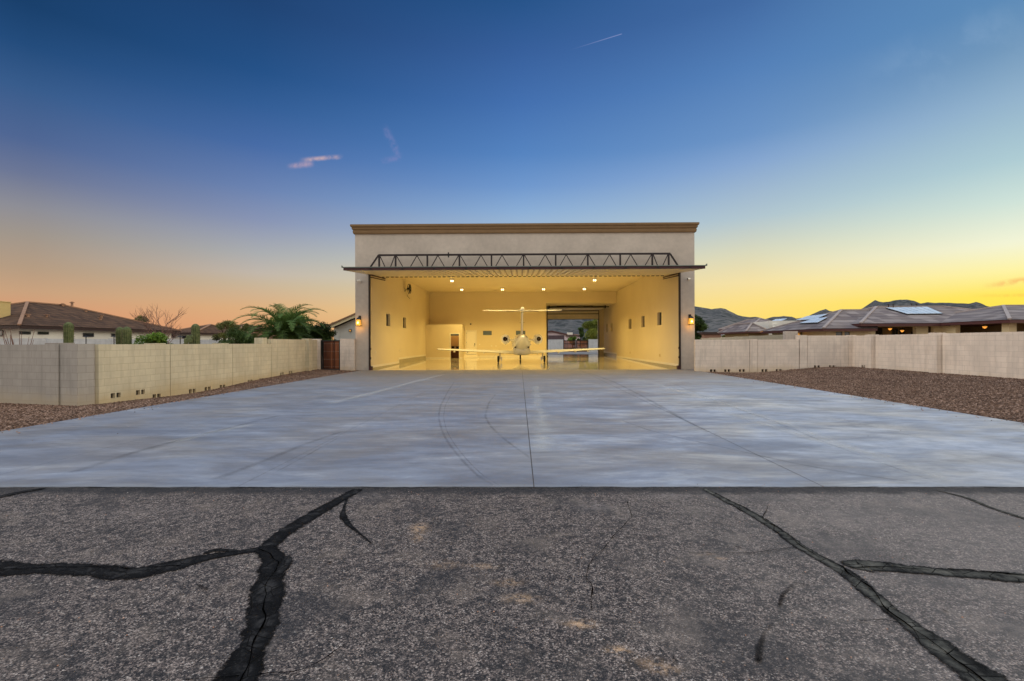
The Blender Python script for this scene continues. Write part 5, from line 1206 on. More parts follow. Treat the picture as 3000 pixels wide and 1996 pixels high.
#@@PART3@@
# ------------------------------------------------------------------ houses
def hiproof(parent, x0, x1, y0, y1, ze, zr, tile, cap, fascia, over=0.0, ft=0.16, along=None, hip=1.0, rb=None, hw=None):
    w_ = hw or min(x1-x0, y1-y0)/2
    if (along or ('x' if (x1-x0) >= (y1-y0) else 'y')) == 'x':
        a, b = Vector((x0+w_*hip, (y0+y1)/2, zr)), Vector((x1-w_*hip if rb is None else rb, (y0+y1)/2, zr))
        c = [Vector(p) for p in ((x0,y0,ze),(x1,y0,ze),(x1,y1,ze),(x0,y1,ze))]
        faces = [[c[0], c[1], b, a], [c[1], c[2], b], [c[2], c[3], a, b], [c[3], c[0], a]]
        hips = [(c[0], a), (c[3], a), (a, b)]+([(c[1], b), (c[2], b)] if rb is None else [])
    else:
        a, b = Vector(((x0+x1)/2, y0+w_*hip, zr)), Vector(((x0+x1)/2, y1-w_*hip, zr))
        c = [Vector(p) for p in ((x0,y0,ze),(x1,y0,ze),(x1,y1,ze),(x0,y1,ze))]
        faces = [[c[0], c[1], a], [c[1], c[2], b, a], [c[2], c[3], b], [c[3], c[0], a, b]]
        hips = [(c[0], a), (c[1], a), (c[2], b), (c[3], b), (a, b)]
    f = MB()
    for q in faces: f.poly(q)
    f.poly([c[0]-Vector((0,0,.02)), c[3]-Vector((0,0,.02)), c[2]-Vector((0,0,.02)), c[1]-Vector((0,0,.02))])
    rf = f.build('roof', tile, parent, fix=False)
    f = MB()
    for p, q in hips: f.beam(p+Vector((0,0,.04)), q+Vector((0,0,.04)), 0.20, 0.10)
    f.build('ridge_caps', cap, rf)
    f = MB(); z1 = ze-0.025; z0 = z1-ft; t_ = 0.06
    f.box(x0+.02, x1-.02, y0+.02, y0+.02+t_, z0, z1); f.box(x0+.02, x1-.02, y1-.02-t_, y1-.02, z0, z1); f.box(x0+.02, x0+.02+t_, y0+.081, y1-.081, z0, z1); f.box(x1-.02-t_, x1-.02, y0+.081, y1-.081, z0, z1)
    f.box(x0+.081, x1-.081, y0+.081, y1-.081, z0+.03, z0+.06)
    f.build('fascia', fascia, rf)
    return rf
def win_x(parent, X, ya, yb, z0, z1, s, **kw): return win(parent, ya, yb, X, z0, z1, 'x', 0.03*s, **kw)
# A: big brown tiled house at far left
hA = thing('tiled_house', 'long white house under a big brown tiled hip roof at far left', 'house', (-42.5, 33, -0.3))
ax0, ax1, ay0, ay1 = -49.5, -36.8, 33.0, 48.9
rA = hiproof(hA, ax0, ax1, ay0, ay1, 3.02, 5.28, M['tile_brown'], M['ridge_brown'], M['fascia_dark'], ft=0.22, along='y')
f = MB(); f.box(ax0+.6, ax1-.6, ay0+.6, ay1-.6, -0.4, 2.82); f.build('wall', M['house_white'], hA)
for u0, u1, v0, v1 in ((54, 88, 971.5, 979.5), (109.5, 141, 972.5, 980), (242, 273, 976.5, 987), (325, 336, 977.5, 986)):
    p, q = ax(u0, v1, ax1-.6), ax(u1, v0, ax1-.6); win_x(hA, ax1-.6, p.y, q.y, p.z, q.z, -1 if False else 1, fr=0.06)
p, q = at(-6, 985, ay0+.6), at(11, 968, ay0+.6); win(hA, p.x, q.x, ay0+.6, p.z, q.z, 'y', -0.04, fr=0.06)
for i, (u, v, Y) in enumerate(((184, 897, 43), (211, 892, 43.2), (252, 914, 43), (297, 929, 44), (294, 937, 45), (137, 929, 37.4), (82, 928, 35.5))):
    for it in range(1):
        d = ray(u, v)
        # meet the sight line with the right-hand roof slope
        n_ = Vector((5.28-3.02, 0, 6.35)).normalized(); p0_ = Vector((ax1, 40, 3.02)); k = (p0_-Vector((0, 0, EYE))).dot(n_)/d.dot(n_); p = Vector((0, 0, EYE))+d*k
    f = MB(); f.tube([p-Vector((0, 0, .15)), p+Vector((0, 0, .16+.1*(i < 2)))], 0.10 if i != 5 else .07, 10); f.box(p.x-.13, p.x+.13, p.y-.13, p.y+.13, p.z+.14, p.z+.20); f.build('roof_vent', M['ridge_brown'], rA)
p = at(12, 905, 34.8); f = MB(); xr = at(31, 900, 35.5).x; f.box(xr-1.6, xr, 34.8, 35.5, 2.5, 4.90); f.box(xr-1.65, xr+.04, 34.75, 35.54, 4.90, 4.96); ch_ = f.build('chimney', M['chimney'], rA)
f = MB(); f.tube([(xr-.75, 35.15, 4.96), (xr-.75, 35.15, 5.3)], [0.2, 0.17], 12); f.build('chimney_pot', M['fascia_dark'], ch_)
# B, C, D: further brown roofed houses
def small_house(label, u0, u1, ve, vr, Y, depth, wallm, tile, wz=0.3, fm=None, group='houses across the neighbourhood', hip=1.0, along='x', windows=()):
    p, q = at(u0, ve, Y), at(u1, ve, Y); zr = at((u0+u1)/2, vr, Y+depth/2).z
    h = thing('house', label, 'house', ((p.x+q.x)/2, Y, -0.3), 0, group)
    hiproof(h, p.x, q.x, Y, Y+depth, (p.z+q.z)/2, zr, tile, M['ridge_brown'] if tile == M['tile_brown'] else M['ridge_grey'], fm or M['fascia_dark'], along=along, hip=hip)
    f = MB(); f.box(p.x+.5, q.x-.5, Y+.5, Y+depth-.5, -0.4, (p.z+q.z)/2-0.15); f.build('wall', wallm, h)
    for a, b, c, d in windows:
        m_, n_ = at(a, d, Y+.5), at(b, c, Y+.5); win(h, m_.x, n_.x, Y+.5, m_.z, n_.z, 'y', -0.03, fr=0.06)
    return h
small_house('white house with brown tiled roof, behind the bare tree', 472, 572, 975, 952, 52, 11, M['house_white'], M['tile_brown'], windows=((490, 515, 981, 990), (535, 550, 984, 992)))
small_house('brown stucco house beyond the saguaro, left of the palm', 566, 622, 973, 962, 70, 12, M['house_brown'], M['tile_brown'], windows=((605, 613, 977, 990),))
small_house('low brown house half hidden by the sparse tree left of the palm', 606, 700, 966, 950, 84, 14, M['house_brown'], M['tile_brown'])
# G: white gabled house by the gate
gh = thing('gabled_house', 'white stucco house with tiled verge and small lit window behind the wooden gate', 'house', (-12.5, 37, -0.3))
gy = 37.0; e0_ = at(968, 960, gy); t0_ = at(1062, 921, gy); wl = at(979, 960, gy).x
f = MB(); zr_ = t0_.z; xr_ = t0_.x
f.prism([(wl, gy, -0.4), (wl, gy, e0_.z-0.05), (xr_, gy, zr_-0.12), (xr_+(xr_-wl), gy, e0_.z-0.05), (xr_+(xr_-wl), gy, -0.4)], (0, 10, 0)); f.build('wall', M['house_white'], gh)
f = MB()
for s in (1, -1):
    a = Vector((e0_.x if s == 1 else 2*xr_-e0_.x, gy-0.35, e0_.z)); b = Vector((xr_, gy-0.35, zr_+0.06)); f.prism([a, b, b+Vector((0, 0, .16)), a+Vector((0, 0, .16))], (0, 10.7, 0))
grf = f.build('roof', M['tile_brown'], gh)
f = MB(); a = Vector((e0_.x, gy-0.38, e0_.z-0.02)); b = Vector((xr_, gy-0.38, zr_+0.04)); f.beam(a, b, 0.06, 0.22, (0, 0, 1)); f.build('verge_board', M['house_tan'], grf)
f = MB(); a = Vector((e0_.x, gy-0.40, e0_.z+0.16)); b = Vector((xr_, gy-0.40, zr_+0.22))
for k in range(12): q = a.lerp(b, (k+.5)/12); f.beam(q-(b-a)/26, q+(b-a)/26, 0.16, 0.10, (0, 0, 1))
f.build('verge_tiles', M['ridge_brown'], grf)
p, q = at(1022.5, 973, gy), at(1030.5, 965, gy); win(gh, p.x, q.x, gy, p.z, q.z, 'y', -0.03, fr=0.05, glass=M['lit_window'])
f = MB(); f.box(wl-0.02, wl+0.45, gy-0.02, gy, -0.4, e0_.z-0.1); f.build('corner_trim', M['house_white'], gh)
# E: large grey tiled house on the right
hE = thing('slate_tiled_house', 'wide tan house with grey tiled hip roofs and covered patio at the right edge', 'house', (32, 38, -0.3))
X1, Y1 = at(2412, 962, 38).x, 38.0
ZE1, ZR1 = at(2412, 962.5, Y1).z, at(2460, 909.5, Y1+4.9).z
rE1 = hiproof(hE, X1, at(2572, 961, Y1).x, Y1, Y1+9.8, ZE1, ZR1, M['tile_grey'], M['ridge_grey'], M['fascia_red'], along='x', ft=0.2, rb=33.2, hw=4.9)
X2, Y2 = at(2521, 948, 37.9).x, 37.9
ZE2, ZR2 = at(2520, 947.5, Y2).z, at(2572, 899.5, Y2+5.8).z
rE2 = hiproof(hE, X2, 46, Y2, Y2+11.6, ZE2, ZR2, M['tile_grey'], M['ridge_grey'], M['fascia_red'], along='x', ft=0.22)
X3, Y3 = at(2958, 938, 32.6).x, 32.6
ZE3, ZR3 = at(2958, 936, Y3).z, at(2938, 896.5, Y3+6.75).z
rE3 = hiproof(hE, X3, 54, Y3, Y3+13.5, ZE3, ZR3, M['tile_grey'], M['ridge_grey'], M['fascia_red'], along='x', ft=0.22, hip=0.98)
f = MB()   # walls with patio openings
W1 = Y1+0.7
f.wall(X1+.7, at(2540, 980, W1).x, -0.4, 2.62, W1, W1+0.25, [(at(2445.5, 0, W1).x, at(2465, 0, W1).x, 1.7, 2.42), (at(2471, 0, W1).x, at(2487, 0, W1).x, 1.7, 2.42)], lambda a, t_, z: (a, t_, z))
f.box(X1+.7, X1+.95, W1+.25, Y1+9, -0.4, 2.62)
e1 = at(2540, 980, W1).x
W2 = Y2+0.8
zt2 = at(2620, 957.5, W2).z
f.wall(e1+0.01, X3+.8, -0.4, 3.0, W2, W2+0.35, [(at(2561, 0, W2).x, at(2681, 0, W2).x, -1, zt2), (at(2716, 0, W2).x, X3+.2, -1, zt2)], lambda a, t_, z: (a, t_, z))
XW = X3+0.8
f.wall(Y3+0.8, W2, -0.4, 3.0, XW, XW+0.35, [(ax(2931, 0, XW).y, ax(2797, 0, XW).y, -1, 2.93)], lambda a, t_, z: (t_, a, z))
f.wall(XW+0.35, 52, -0.4, 3.0, Y3+0.8, Y3+1.15, [(at(2975, 0, Y3+.8).x, at(3060, 0, Y3+.8).x, -1, 2.9)], lambda a, t_, z: (a, t_, z))
f.build('wall', M['house_tan'], hE)
f = MB(); f.box(e1+0.3, XW+9, W2+3.4, W2+3.6, -0.4, 3.0); f.box(XW+3.6, XW+3.8, Y3+1.2, W2+3.39, -0.4, 3.0); f.box(XW+3.8, 52, Y3+4.2, Y3+4.4, -0.4, 3.0); f.build('patio_wall', M['patio'], hE)
for u0, u1 in ((2445.5, 2465), (2471, 2487)): win(hE, at(u0, 0, W1).x, at(u1, 0, W1).x, W1, 1.7, 2.42, 'y', 0.05, fr=0.05, glass=M['glass_grey'])
PB = W2+3.4
for u0, u1, v0, v1 in ((2563, 2583, 961, 984), (2612, 2629, 963, 984), (2633, 2649, 963, 984), (2668, 2678, 972, 984)):
    p, q = at(u0, v1, PB), at(u1, v0, PB); win(hE, p.x, q.x, PB, p.z, q.z, 'y', -0.05, fr=0.06, mull=1)
p, q = at(2749, 984, PB), at(2760, 960, PB); win(hE, p.x, q.x, PB, p.z, q.z, 'y', -0.05, fr=0.06)
def pfan(u, v, Y, lab):
    p = at(u, v, Y); c = thing('patio_fan', lab, 'ceiling fan', (p.x, Y, p.z), 0, 'lit ceiling fans of the patio')
    f = MB(); f.tube([(p.x, Y, 3.0), (p.x, Y, p.z+0.12)], 0.02, 8); f.tube([(p.x, Y, p.z+0.06), (p.x, Y, p.z+0.14)], 0.14, 14); f.build('motor', M['fascia_dark'], c)
    for k in range(5):
        a = 2*math.pi*k/5+.3; f = MB(); f.beam((p.x+.12*math.cos(a), Y+.12*math.sin(a), p.z+.1), (p.x+.75*math.cos(a), Y+.75*math.sin(a), p.z+.1), 0.14, 0.012); f.build('blade', M['fascia_dark'], c)
    f = MB(); f.tube([(p.x, Y, p.z-0.10), (p.x, Y, p.z-0.04), (p.x, Y, p.z+0.055)], [0.05, 0.12, 0.15], 14); f.build('lamp_bowl', M['warm_glow'], c, smooth=True)
    point((p.x, Y, p.z-0.2), 2.5, (1, .62, .25), 0.1)
pfan(2607.5, 964, W2+1.8, 'lit ceiling fan in the left patio opening of the grey roofed house')
pfan(2643, 969.5, W2+2.6, 'second lit lamp fan further back in the left patio opening')
pfan(2885, 958.5, 36.2, 'lit ceiling fan in the right patio opening of the grey roofed house')
# side porch with an arched lit opening on the left wing
f = MB(); xa, xb = at(2322, 975, W1-.0).x, at(2343, 975, W1).x; 
pc = [(xa, 0, -0.4), (xa, 0, 1.95)]+[((xa+xb)/2-(xb-xa)/2*math.cos(a), 0, 1.95+0.35*math.sin(a)) for a in [math.pi*k/10 for k in range(1, 10)]]+[(xb, 0, 1.95), (xb, 0, -0.4)]
yp = Y1+9.0
f = MB(); f.box(at(2292, 980, yp).x, X1+.7, yp-5.0, yp-4.8, -0.4, 2.62); sp_ = f.build('porch_wall', M['house_tan'], hE)
f = MB(); f.prism([(q[0]+0.0, yp-5.05, q[2]) for q in [(at(2324, 0, yp-5.05).x, 0, -0.4), (at(2324, 0, yp-5.05).x, 0, 2.15), (at(2329, 0, yp-5.05).x, 0, 2.38), (at(2337, 0, yp-5.05).x, 0, 2.38), (at(2342, 0, yp-5.05).x, 0, 2.15), (at(2342, 0, yp-5.05).x, 0, -0.4)]], (0, 0.04, 0)); f.build('lit_arch', M['lit_window'], sp_)
# hip toward the left on the first wing
# solar arrays on the roofs
def solar(parent, A_, B_, C_, D_, nx_=4, ny_=2, lift=0.10):
    A_, B_, C_, D_ = [Vector(p) for p in (A_, B_, C_, D_)]
    n_ = (B_-A_).cross(D_-A_).normalized(); n_ = n_ if n_.z > 0 else -n_
    o = None; f = MB(); fr_ = MB()
    for i in range(nx_):
        for j in range(ny_):
            def P(a, b): return (A_.lerp(B_, a)).lerp(D_.lerp(C_, a), b)+n_*lift
            e = 0.012; a0, a1, b0, b1 = i/nx_+e, (i+1)/nx_-e, j/ny_+e, (j+1)/ny_-e
            f.prism([P(a0, b0), P(a1, b0), P(a1, b1), P(a0, b1)], n_*0.03)
    for q in ((0, 0), (1, 0), (1, 1), (0, 1)): pass
    fr_.prism([A_+n_*(lift-0.04), B_+n_*(lift-0.04), C_+n_*(lift-0.04), D_+n_*(lift-0.04)], n_*0.035)
    s_ = fr_.build('solar_array', M['black'], parent); f.build('solar_modules', M['solar'], s_)
def onroof(u, v, p0_, n_):
    d = ray(u, v); n_ = Vector(n_).normalized(); k = (Vector(p0_)-Vector((0, 0, EYE))).dot(n_)/d.dot(n_); return Vector((0, 0, EYE))+d*k
nf2 = (0, -(ZR2-ZE2), 5.8); p2 = (X2, Y2, ZE2)
solar(rE2, onroof(2657, 923.5, p2, nf2), onroof(2762, 922.5, p2, nf2), onroof(2716, 902.5, p2, nf2), onroof(2594, 905, p2, nf2), 6, 2)
nl1 = (-(ZR1-ZE1), 0, 4.9); p1 = (X1, Y1, ZE1)
for k in range(2): pass
solar(rE1, onroof(2332, 941.5, p1, nl1), onroof(2388, 939.5, p1, nl1), onroof(2428, 923, p1, nl1), onroof(2366, 929.5, p1, nl1), 4, 2)
solar(rE1, onroof(2343, 950.5, p1, nl1), onroof(2397, 948.5, p1, nl1), onroof(2426, 933, p1, nl1), onroof(2384, 937, p1, nl1), 4, 2)
for u, v in ((2603, 901), (2617, 901), (2671, 899), (2685, 899)):
    p = onroof(u, v, p2, nf2); f = MB(); f.tube([p-Vector((0, 0, .1)), p+Vector((0, 0, .28))], 0.035, 8); f.box(p.x-.07, p.x+.07, p.y-.07, p.y+.07, p.z+.26, p.z+.30); f.build('roof_vent', M['fascia_dark'], rE2)
# F: white house further back with flat parapet and small grey roofs
hF = thing('white_house', 'white parapet house with low grey roofs and panels, behind the slate tiled house', 'house', (40, 58, -0.3))
FY = 58.0
def fx_(u, Y=FY): return at(u, 980, Y).x
def fz_(v, Y=FY): return EYE+(1005-v)*Y/1333
f = MB()
f.prism([(fx_(2253), FY, -0.4), (fx_(2253), FY, fz_(944)), (fx_(2275), FY, fz_(943)), (fx_(2340), FY, fz_(943)), (fx_(2345), FY, fz_(943)), (fx_(2345), FY, -0.4)], (0, 9, 0))
f.build('wall', M['house_white'], hF)
f = MB(); f.box(fx_(2268)-0.2, fx_(2278), FY-0.4, FY-0.001, fz_(960), fz_(953)); f.tube([(fx_(2278), FY-0.3, fz_(955)), (fx_(2270), FY-0.35, fz_(962)), (fx_(2258), FY-0.4, fz_(963))], 0.12, 8); f.build('curved_buttress', M['house_white'], hF)
hiproof(hF, fx_(2185, 56), fx_(2259, 56), 56, 64, fz_(974, 56), fz_(952, 60), M['tile_grey'], M['ridge_grey'], M['fascia_red'])
f = MB(); f.box(fx_(2192, 56.6), fx_(2252, 56.6), 56.6, 63, -0.4, fz_(975, 56)-0.1); f.build('porch_wall', M['patio'], hF)
rF = hiproof(hF, fx_(2196, 60.5), fx_(2330, 60.5), 60.5, 70, fz_(962, 60.5), fz_(938, 65), M['tile_grey'], M['ridge_grey'], M['fascia_red'])
pF = (fx_(2196, 60.5), 60.5, fz_(962, 60.5)); nF = (0, -(fz_(938, 65)-fz_(962, 60.5)), 4.75)
solar(rF, onroof(2246, 953, pF, nF), onroof(2286, 948, pF, nF), onroof(2306, 939.5, pF, nF), onroof(2272, 942, pF, nF), 4, 1, 0.3)
for u0, u1 in ((2270, 2278), (2281, 2289)): win(hF, fx_(u0), fx_(u1), FY, fz_(983), fz_(978), 'y', -0.04, fr=0.05)
f = MB(); f.tube([(fx_(2232, 56.3), 56.3, fz_(975)-0.1), (fx_(2232, 56.3), 56.3, fz_(975)+0.12)], 0.13, 10); f.build('porch_lamp', M['warm_glow'], hF)
point((fx_(2232, 56.3), 55.9, fz_(976)), 10, (1, .65, .2), .1)
# far right background low building
f = MB(); a, b = at(2062, 992, 120), at(2112, 980, 120); f.box(a.x, b.x, 120, 130, -0.5, b.z); h_ = thing('far_building', 'long low brown building far off, right of the hangar', 'house', (a.x, 120, -0.5), 0, 'houses across the neighbourhood'); f.build('wall', M['house_brown'], h_)
f = MB(); f.box(a.x-.5, b.x+.5, 119.6, 130.5, b.z, b.z+0.6); f.build('roof', M['fascia_dark'], h_)
small_house('tiny pale roofed house far off between the bushes right of the hangar', 2100, 2150, 984, 978, 160, 14, M['house_white'], M['tile_grey'])
# H, I: houses beyond the rear gate
HY = 95.0
hh = thing('gabled_garage', 'white gabled garage with dark door beyond the far gate, seen through the hangar', 'garage', (8.5, HY, 0))
x0_, x1_ = at(1588, 980, HY).x, at(1657, 980, HY).x; xm_ = at(1616.5, 971.5, HY).x; zm_ = at(1616, 972, HY).z; ze_ = at(1657, 980.5, HY).z; z0l = at(1588, 975, HY).z
f = MB(); f.prism([(x0_, HY, -0.3), (x0_, HY, z0l-.1), (xm_, HY, zm_-.1), (x1_, HY, ze_-.1), (x1_, HY, -0.3)], (0, 12, 0)); f.build('wall', M['house_pink'], hh)
f = MB(); f.prism([(x0_-.3, HY-.4, z0l-.12), (xm_, HY-.4, zm_-.05), (x1_+.3, HY-.4, ze_-.1), (x1_+.3, HY-.4, ze_+.12), (xm_, HY-.4, zm_+.2), (x0_-.3, HY-.4, z0l+.1)], (0, 12.8, 0)); f.build('roof', M['fascia_red'], hh)
f = MB(); f.box(at(1598, 0, HY).x, at(1649.5, 0, HY).x, HY-.06, HY-.01, -0.2, at(1620, 983, HY).z); f.build('garage_door', simple('dark_garage_door', (86, 70, 76), .7), hh)
small_house('low white house with brown roof beside the white gabled garage', 1655, 1705, 983.5, 978.5, 118, 16, M['house_pink'], M['tile_brown'])
f = MB(); p = at(1670, 978, 122); f.box(p.x-.7, p.x+.7, 122, 123.2, 3.0, at(1670, 974.5, 122).z); solo(f, 'chimney_stack', M['house_white'], 'white chimney on the far brown roof beyond the gate', 'chimney', (p.x, 122.5, 3.0))

# ------------------------------------------------------------------ vegetation
def leafmesh(name, mat, cl, n, size, parent, elong=1.6, seed=1, droop=0.0):
    """cl: list of (centre, radii); n leaf faces spread through the clumps, thicker toward their shells"""
    r_ = np.random.default_rng(seed)
    C_ = np.array([c[0] for c in cl], float); Rr = np.array([c[1] for c in cl], float)
    vol = Rr.prod(axis=1)**0.72; k = r_.choice(len(cl), n, p=vol/vol.sum())
    d = r_.normal(size=(n, 3)); d /= np.linalg.norm(d, axis=1)[:, None]
    rad = r_.random(n)**0.45
    P = C_[k]+d*rad[:, None]*Rr[k]*r_.uniform(0.85, 1.18, n)[:, None]
    a = r_.normal(size=(n, 3)); a[:, 2] -= droop; a /= np.linalg.norm(a, axis=1)[:, None]
    b = np.cross(a, r_.normal(size=(n, 3))); b /= np.linalg.norm(b, axis=1)[:, None]
    s = size*r_.uniform(0.5, 1.4, n)[:, None]
    V = np.stack([P-a*s*elong, P+b*s*0.5, P+a*s*elong, P-b*s*0.5], axis=1).reshape(-1, 3)
    F = np.arange(n*4).reshape(n, 4)
    me = bpy.data.meshes.new(name); off = np.array(ORG.get(parent.name) or (0, 0, 0)); V = V-off
    me.vertices.add(n*4); me.vertices.foreach_set('co', V.ravel()); me.loops.add(n*4); me.loops.foreach_set('vertex_index', F.ravel().astype('int32'))
    me.polygons.add(n); me.polygons.foreach_set('loop_start', np.arange(0, n*4, 4, dtype='int32')); me.update(); me.validate()
    at_ = me.attributes.new('tint', 'FLOAT', 'FACE'); ct = r_.random(len(cl)); at_.data.foreach_set('value', np.clip(ct[k]*0.7+r_.random(n)*0.45-0.08, 0, 1).astype('float32'))
    me.materials.append(mat); o = bpy.data.objects.new(name, me); COL.objects.link(o); o.parent = parent; return o
def tree(name, label, cat, u0, u1, vtop, Y, mat, n, leaf, group=None, zb=0.6, seed=1, clumps=16, trunk=0.12, fill=1.0, elong=1.6, base=-0.4, hoff=0):
    r_ = random.Random(seed)
    xa, xb = at(u0, vtop, Y).x, at(u1, vtop, Y).x; zt = at((u0+u1)/2, vtop, Y).z; cx = (xa+xb)/2; W = (xb-xa)/2; H = (zt-zb)/2; zc = zb+H
    o = thing(name, label, cat, (cx, Y, base), 0, group)
    cl = []; tips = []
    for i in range(clumps):
        a = r_.uniform(0, 6.28); q = r_.random()**0.55; e = r_.uniform(-1, 1)
        px = cx+W*0.72*q*math.cos(a)*math.sqrt(1-e*e*0.5); py = Y+W*0.72*q*math.sin(a); pz_ = zc+H*0.74*e
        rr = r_.uniform(0.22, 0.42)*min(W, H*1.2)*fill
        cl.append(((px, py, pz_), (rr*1.15, rr*1.1, rr*0.8))); tips.append((px, py, pz_))
    leafmesh('crown', mat, cl, n, leaf, o, elong, seed)
    f = MB(); f.tube([(cx, Y, base), (cx+0.05*W, Y, (base+zc)/2), (cx, Y, zc)], [trunk, trunk*.8, trunk*.5], 8)
    for t_ in tips[:12]: f.tube([(cx, Y, lerp(base, zc, .55)), (lerp(cx, t_[0], .5), lerp(Y, t_[1], .5), lerp(zc-.3*H, t_[2], .6)), t_], [trunk*.45, trunk*.3, trunk*.12], 5)
    f.build('trunk', M['bark'], o)
    return o
# palm
def palm(label, u, Y, zc, n=44, L=3.3, seed=3):
    r_ = random.Random(seed); x = at(u, 990, Y).x
    o = thing('date_palm', label, 'palm tree', (x, Y, -0.4))
    f = MB(); f.tube([(x, Y, -0.4), (x, Y, 0.8), (x, Y, zc-0.3), (x, Y, zc+0.15)], [0.34, 0.30, 0.38, 0.22], 16)
    for k in range(90):
        a = k*2.4; z = -0.2+k*(zc-0.1)/90; f.beam((x+.28*math.cos(a), Y+.28*math.sin(a), z), (x+.44*math.cos(a), Y+.44*math.sin(a), z+.16), 0.12, 0.04)
    f.build('trunk', M['bark'], o)
    for k in range(n):
        a = k*2.39996+r_.uniform(-.15, .15); h = k/n; el = R(lerp(80, -5, h**0.9)+r_.uniform(-9, 9)); Lk = L*r_.uniform(.85, 1.08)*(0.82+0.25*math.sin(math.pi*min(1, h+.25)))
        d = Vector((math.cos(a), math.sin(a), 0)); side = Vector((-d.y, d.x, 0)); pts = []; p = Vector((x, Y, zc)); th = el; m_ = 12
        for i in range(m_+1):
            pts.append(p.copy()); p = p+(d*math.cos(th)+Vector((0, 0, 1))*math.sin(th))*(Lk/m_); th -= R(lerp(4.5, 15.5, i/m_))*(0.85+0.3*math.cos(el))
        fr_ = MB(); c_ = []; tw = r_.uniform(-.5, .5)
        fr_.tube(pts, [lerp(.035, .008, i/m_) for i in range(m_+1)], 4); c_ += [0.75]*len(fr_.f)
        nl = 42
        for i in range(nl):
            q = 0.10+0.90*i/nl; j = q*m_; i0 = min(int(j), m_-1); P = pts[i0].lerp(pts[i0+1], j-i0); T = (pts[i0+1]-pts[i0]).normalized(); up = side.cross(T).normalized()
            if up.z < 0: up = -up
            ll = 0.46*math.sin(math.pi*min(1, (q*0.86+0.16)))**0.6+0.05
            for s in (-1, 1):
                dr_ = (T*0.62+side*s*(0.75+tw*s*.2)+up*(0.55-.45*q)+Vector((r_.uniform(-.1, .1), r_.uniform(-.1, .1), r_.uniform(-.12, .06)))).normalized()
                e = P+dr_*ll; wv_ = T*0.024
                fr_.add([P-wv_, P+wv_, P.lerp(e, .6)+wv_*.9, e, P.lerp(e, .6)-wv_*.9], [(0, 1, 2, 3, 4)]); c_.append(min(1, max(0, lerp(.25, .9, h < .4)*.6+r_.random()*.5)))
        fr_.c = c_; fr_.build('frond', M['palm'], o, fix=False)
palm('large date palm with arching fronds behind the left block wall', 832, 29.5, 2.15, 54, 3.35)
tree('shade_tree', 'leafy tree standing right behind the big date palm', 'tree', 790, 925, 912, 34, M['leaf_green'], 15000, 0.06, seed=5, clumps=22, group='trees beyond the left wall')
tree('shrub', 'dark green hedge shrub between the palm and the white gabled house', 'shrub', 880, 985, 945, 32, M['leaf_dark'], 12000, 0.055, seed=6, clumps=22, group='trees beyond the left wall', zb=0.3)
tree('shade_tree', 'distant dark tree peeking above the white gabled house roof', 'tree', 966, 1030, 930, 60, M['leaf_dark'], 6000, 0.09, seed=8, clumps=14, group='trees beyond the left wall')
tree('shrub', 'small yellowish shrub seen right of the palm against the sky', 'shrub', 925, 975, 942, 44, M['leaf_olive'], 3000, 0.07, seed=9, clumps=12, fill=.8, group='trees beyond the left wall')
tree('mesquite_tree', 'sparse olive mesquite left of the date palm', 'tree', 612, 706, 932, 36, M['leaf_olive'], 5200, 0.045, seed=11, clumps=26, fill=.75, group='trees beyond the left wall', elong=2.2)
tree('mesquite_tree', 'thin feathery mesquite touching the left fronds of the palm', 'tree', 690, 752, 922, 38, M['leaf_olive'], 3200, 0.045, seed=12, clumps=22, fill=.75, group='trees beyond the left wall', elong=2.4)
tree('shade_tree', 'low dark tree under the left palm fronds', 'tree', 632, 760, 962, 33, M['leaf_dark'], 8000, 0.05, seed=13, clumps=20, zb=.4, group='trees beyond the left wall')
tree('shrub', 'round bright green shrub beside the paired saguaros', 'shrub', 384, 497, 968, 19.5, M['leaf_green'], 7000, 0.045, seed=14, clumps=26, zb=.2, trunk=.05)
tree('shade_tree', 'pale feathery tree top rising behind the brown roof on the left', 'tree', 386, 452, 916, 62, M['leaf_olive'], 1800, 0.08, seed=15, clumps=24, fill=.7, zb=2, elong=2.4, group='trees beyond the left wall')
tree('pine_tree', 'dark green tree against the right edge of the hangar', 'tree', 1990, 2069, 914, 48, M['leaf_dark'], 14000, 0.07, seed=16, clumps=26, elong=2.0)
tree('round_bush', 'round dark bush on the plain right of the hangar', 'bush', 2138, 2174, 966, 80, M['leaf_dark'], 4000, 0.10, seed=17, clumps=12)
tree('round_bush', 'dusty olive bush left of the round dark bush, before the mountains', 'bush', 2108, 2142, 977, 84, M['leaf_olive'], 2200, 0.10, seed=18, clumps=12)
tree('round_bush', 'low tan brush right of the round dark bush', 'bush', 2170, 2215, 978, 90, M['leaf_olive'], 2200, 0.10, seed=19, clumps=12)
tree('yard_tree', 'yellow green tree beyond the far gate, right side of the rear doorway', 'tree', 1700, 1775, 932, 84, M['leaf_yellow'], 12000, 0.10, seed=20, clumps=28, base=-.1)
tree('yard_tree', 'dark leaved tree beyond the far gate, left of the yellow green one', 'tree', 1688, 1716, 955, 78, M['leaf_dark'], 5000, 0.09, seed=21, clumps=16, base=-.1)
tree('yard_shrub', 'low green shrub above the far double gate', 'shrub', 1662, 1692, 987, 74, M['leaf_green'], 2000, 0.08, seed=22, clumps=10, base=-.1, zb=1.2)
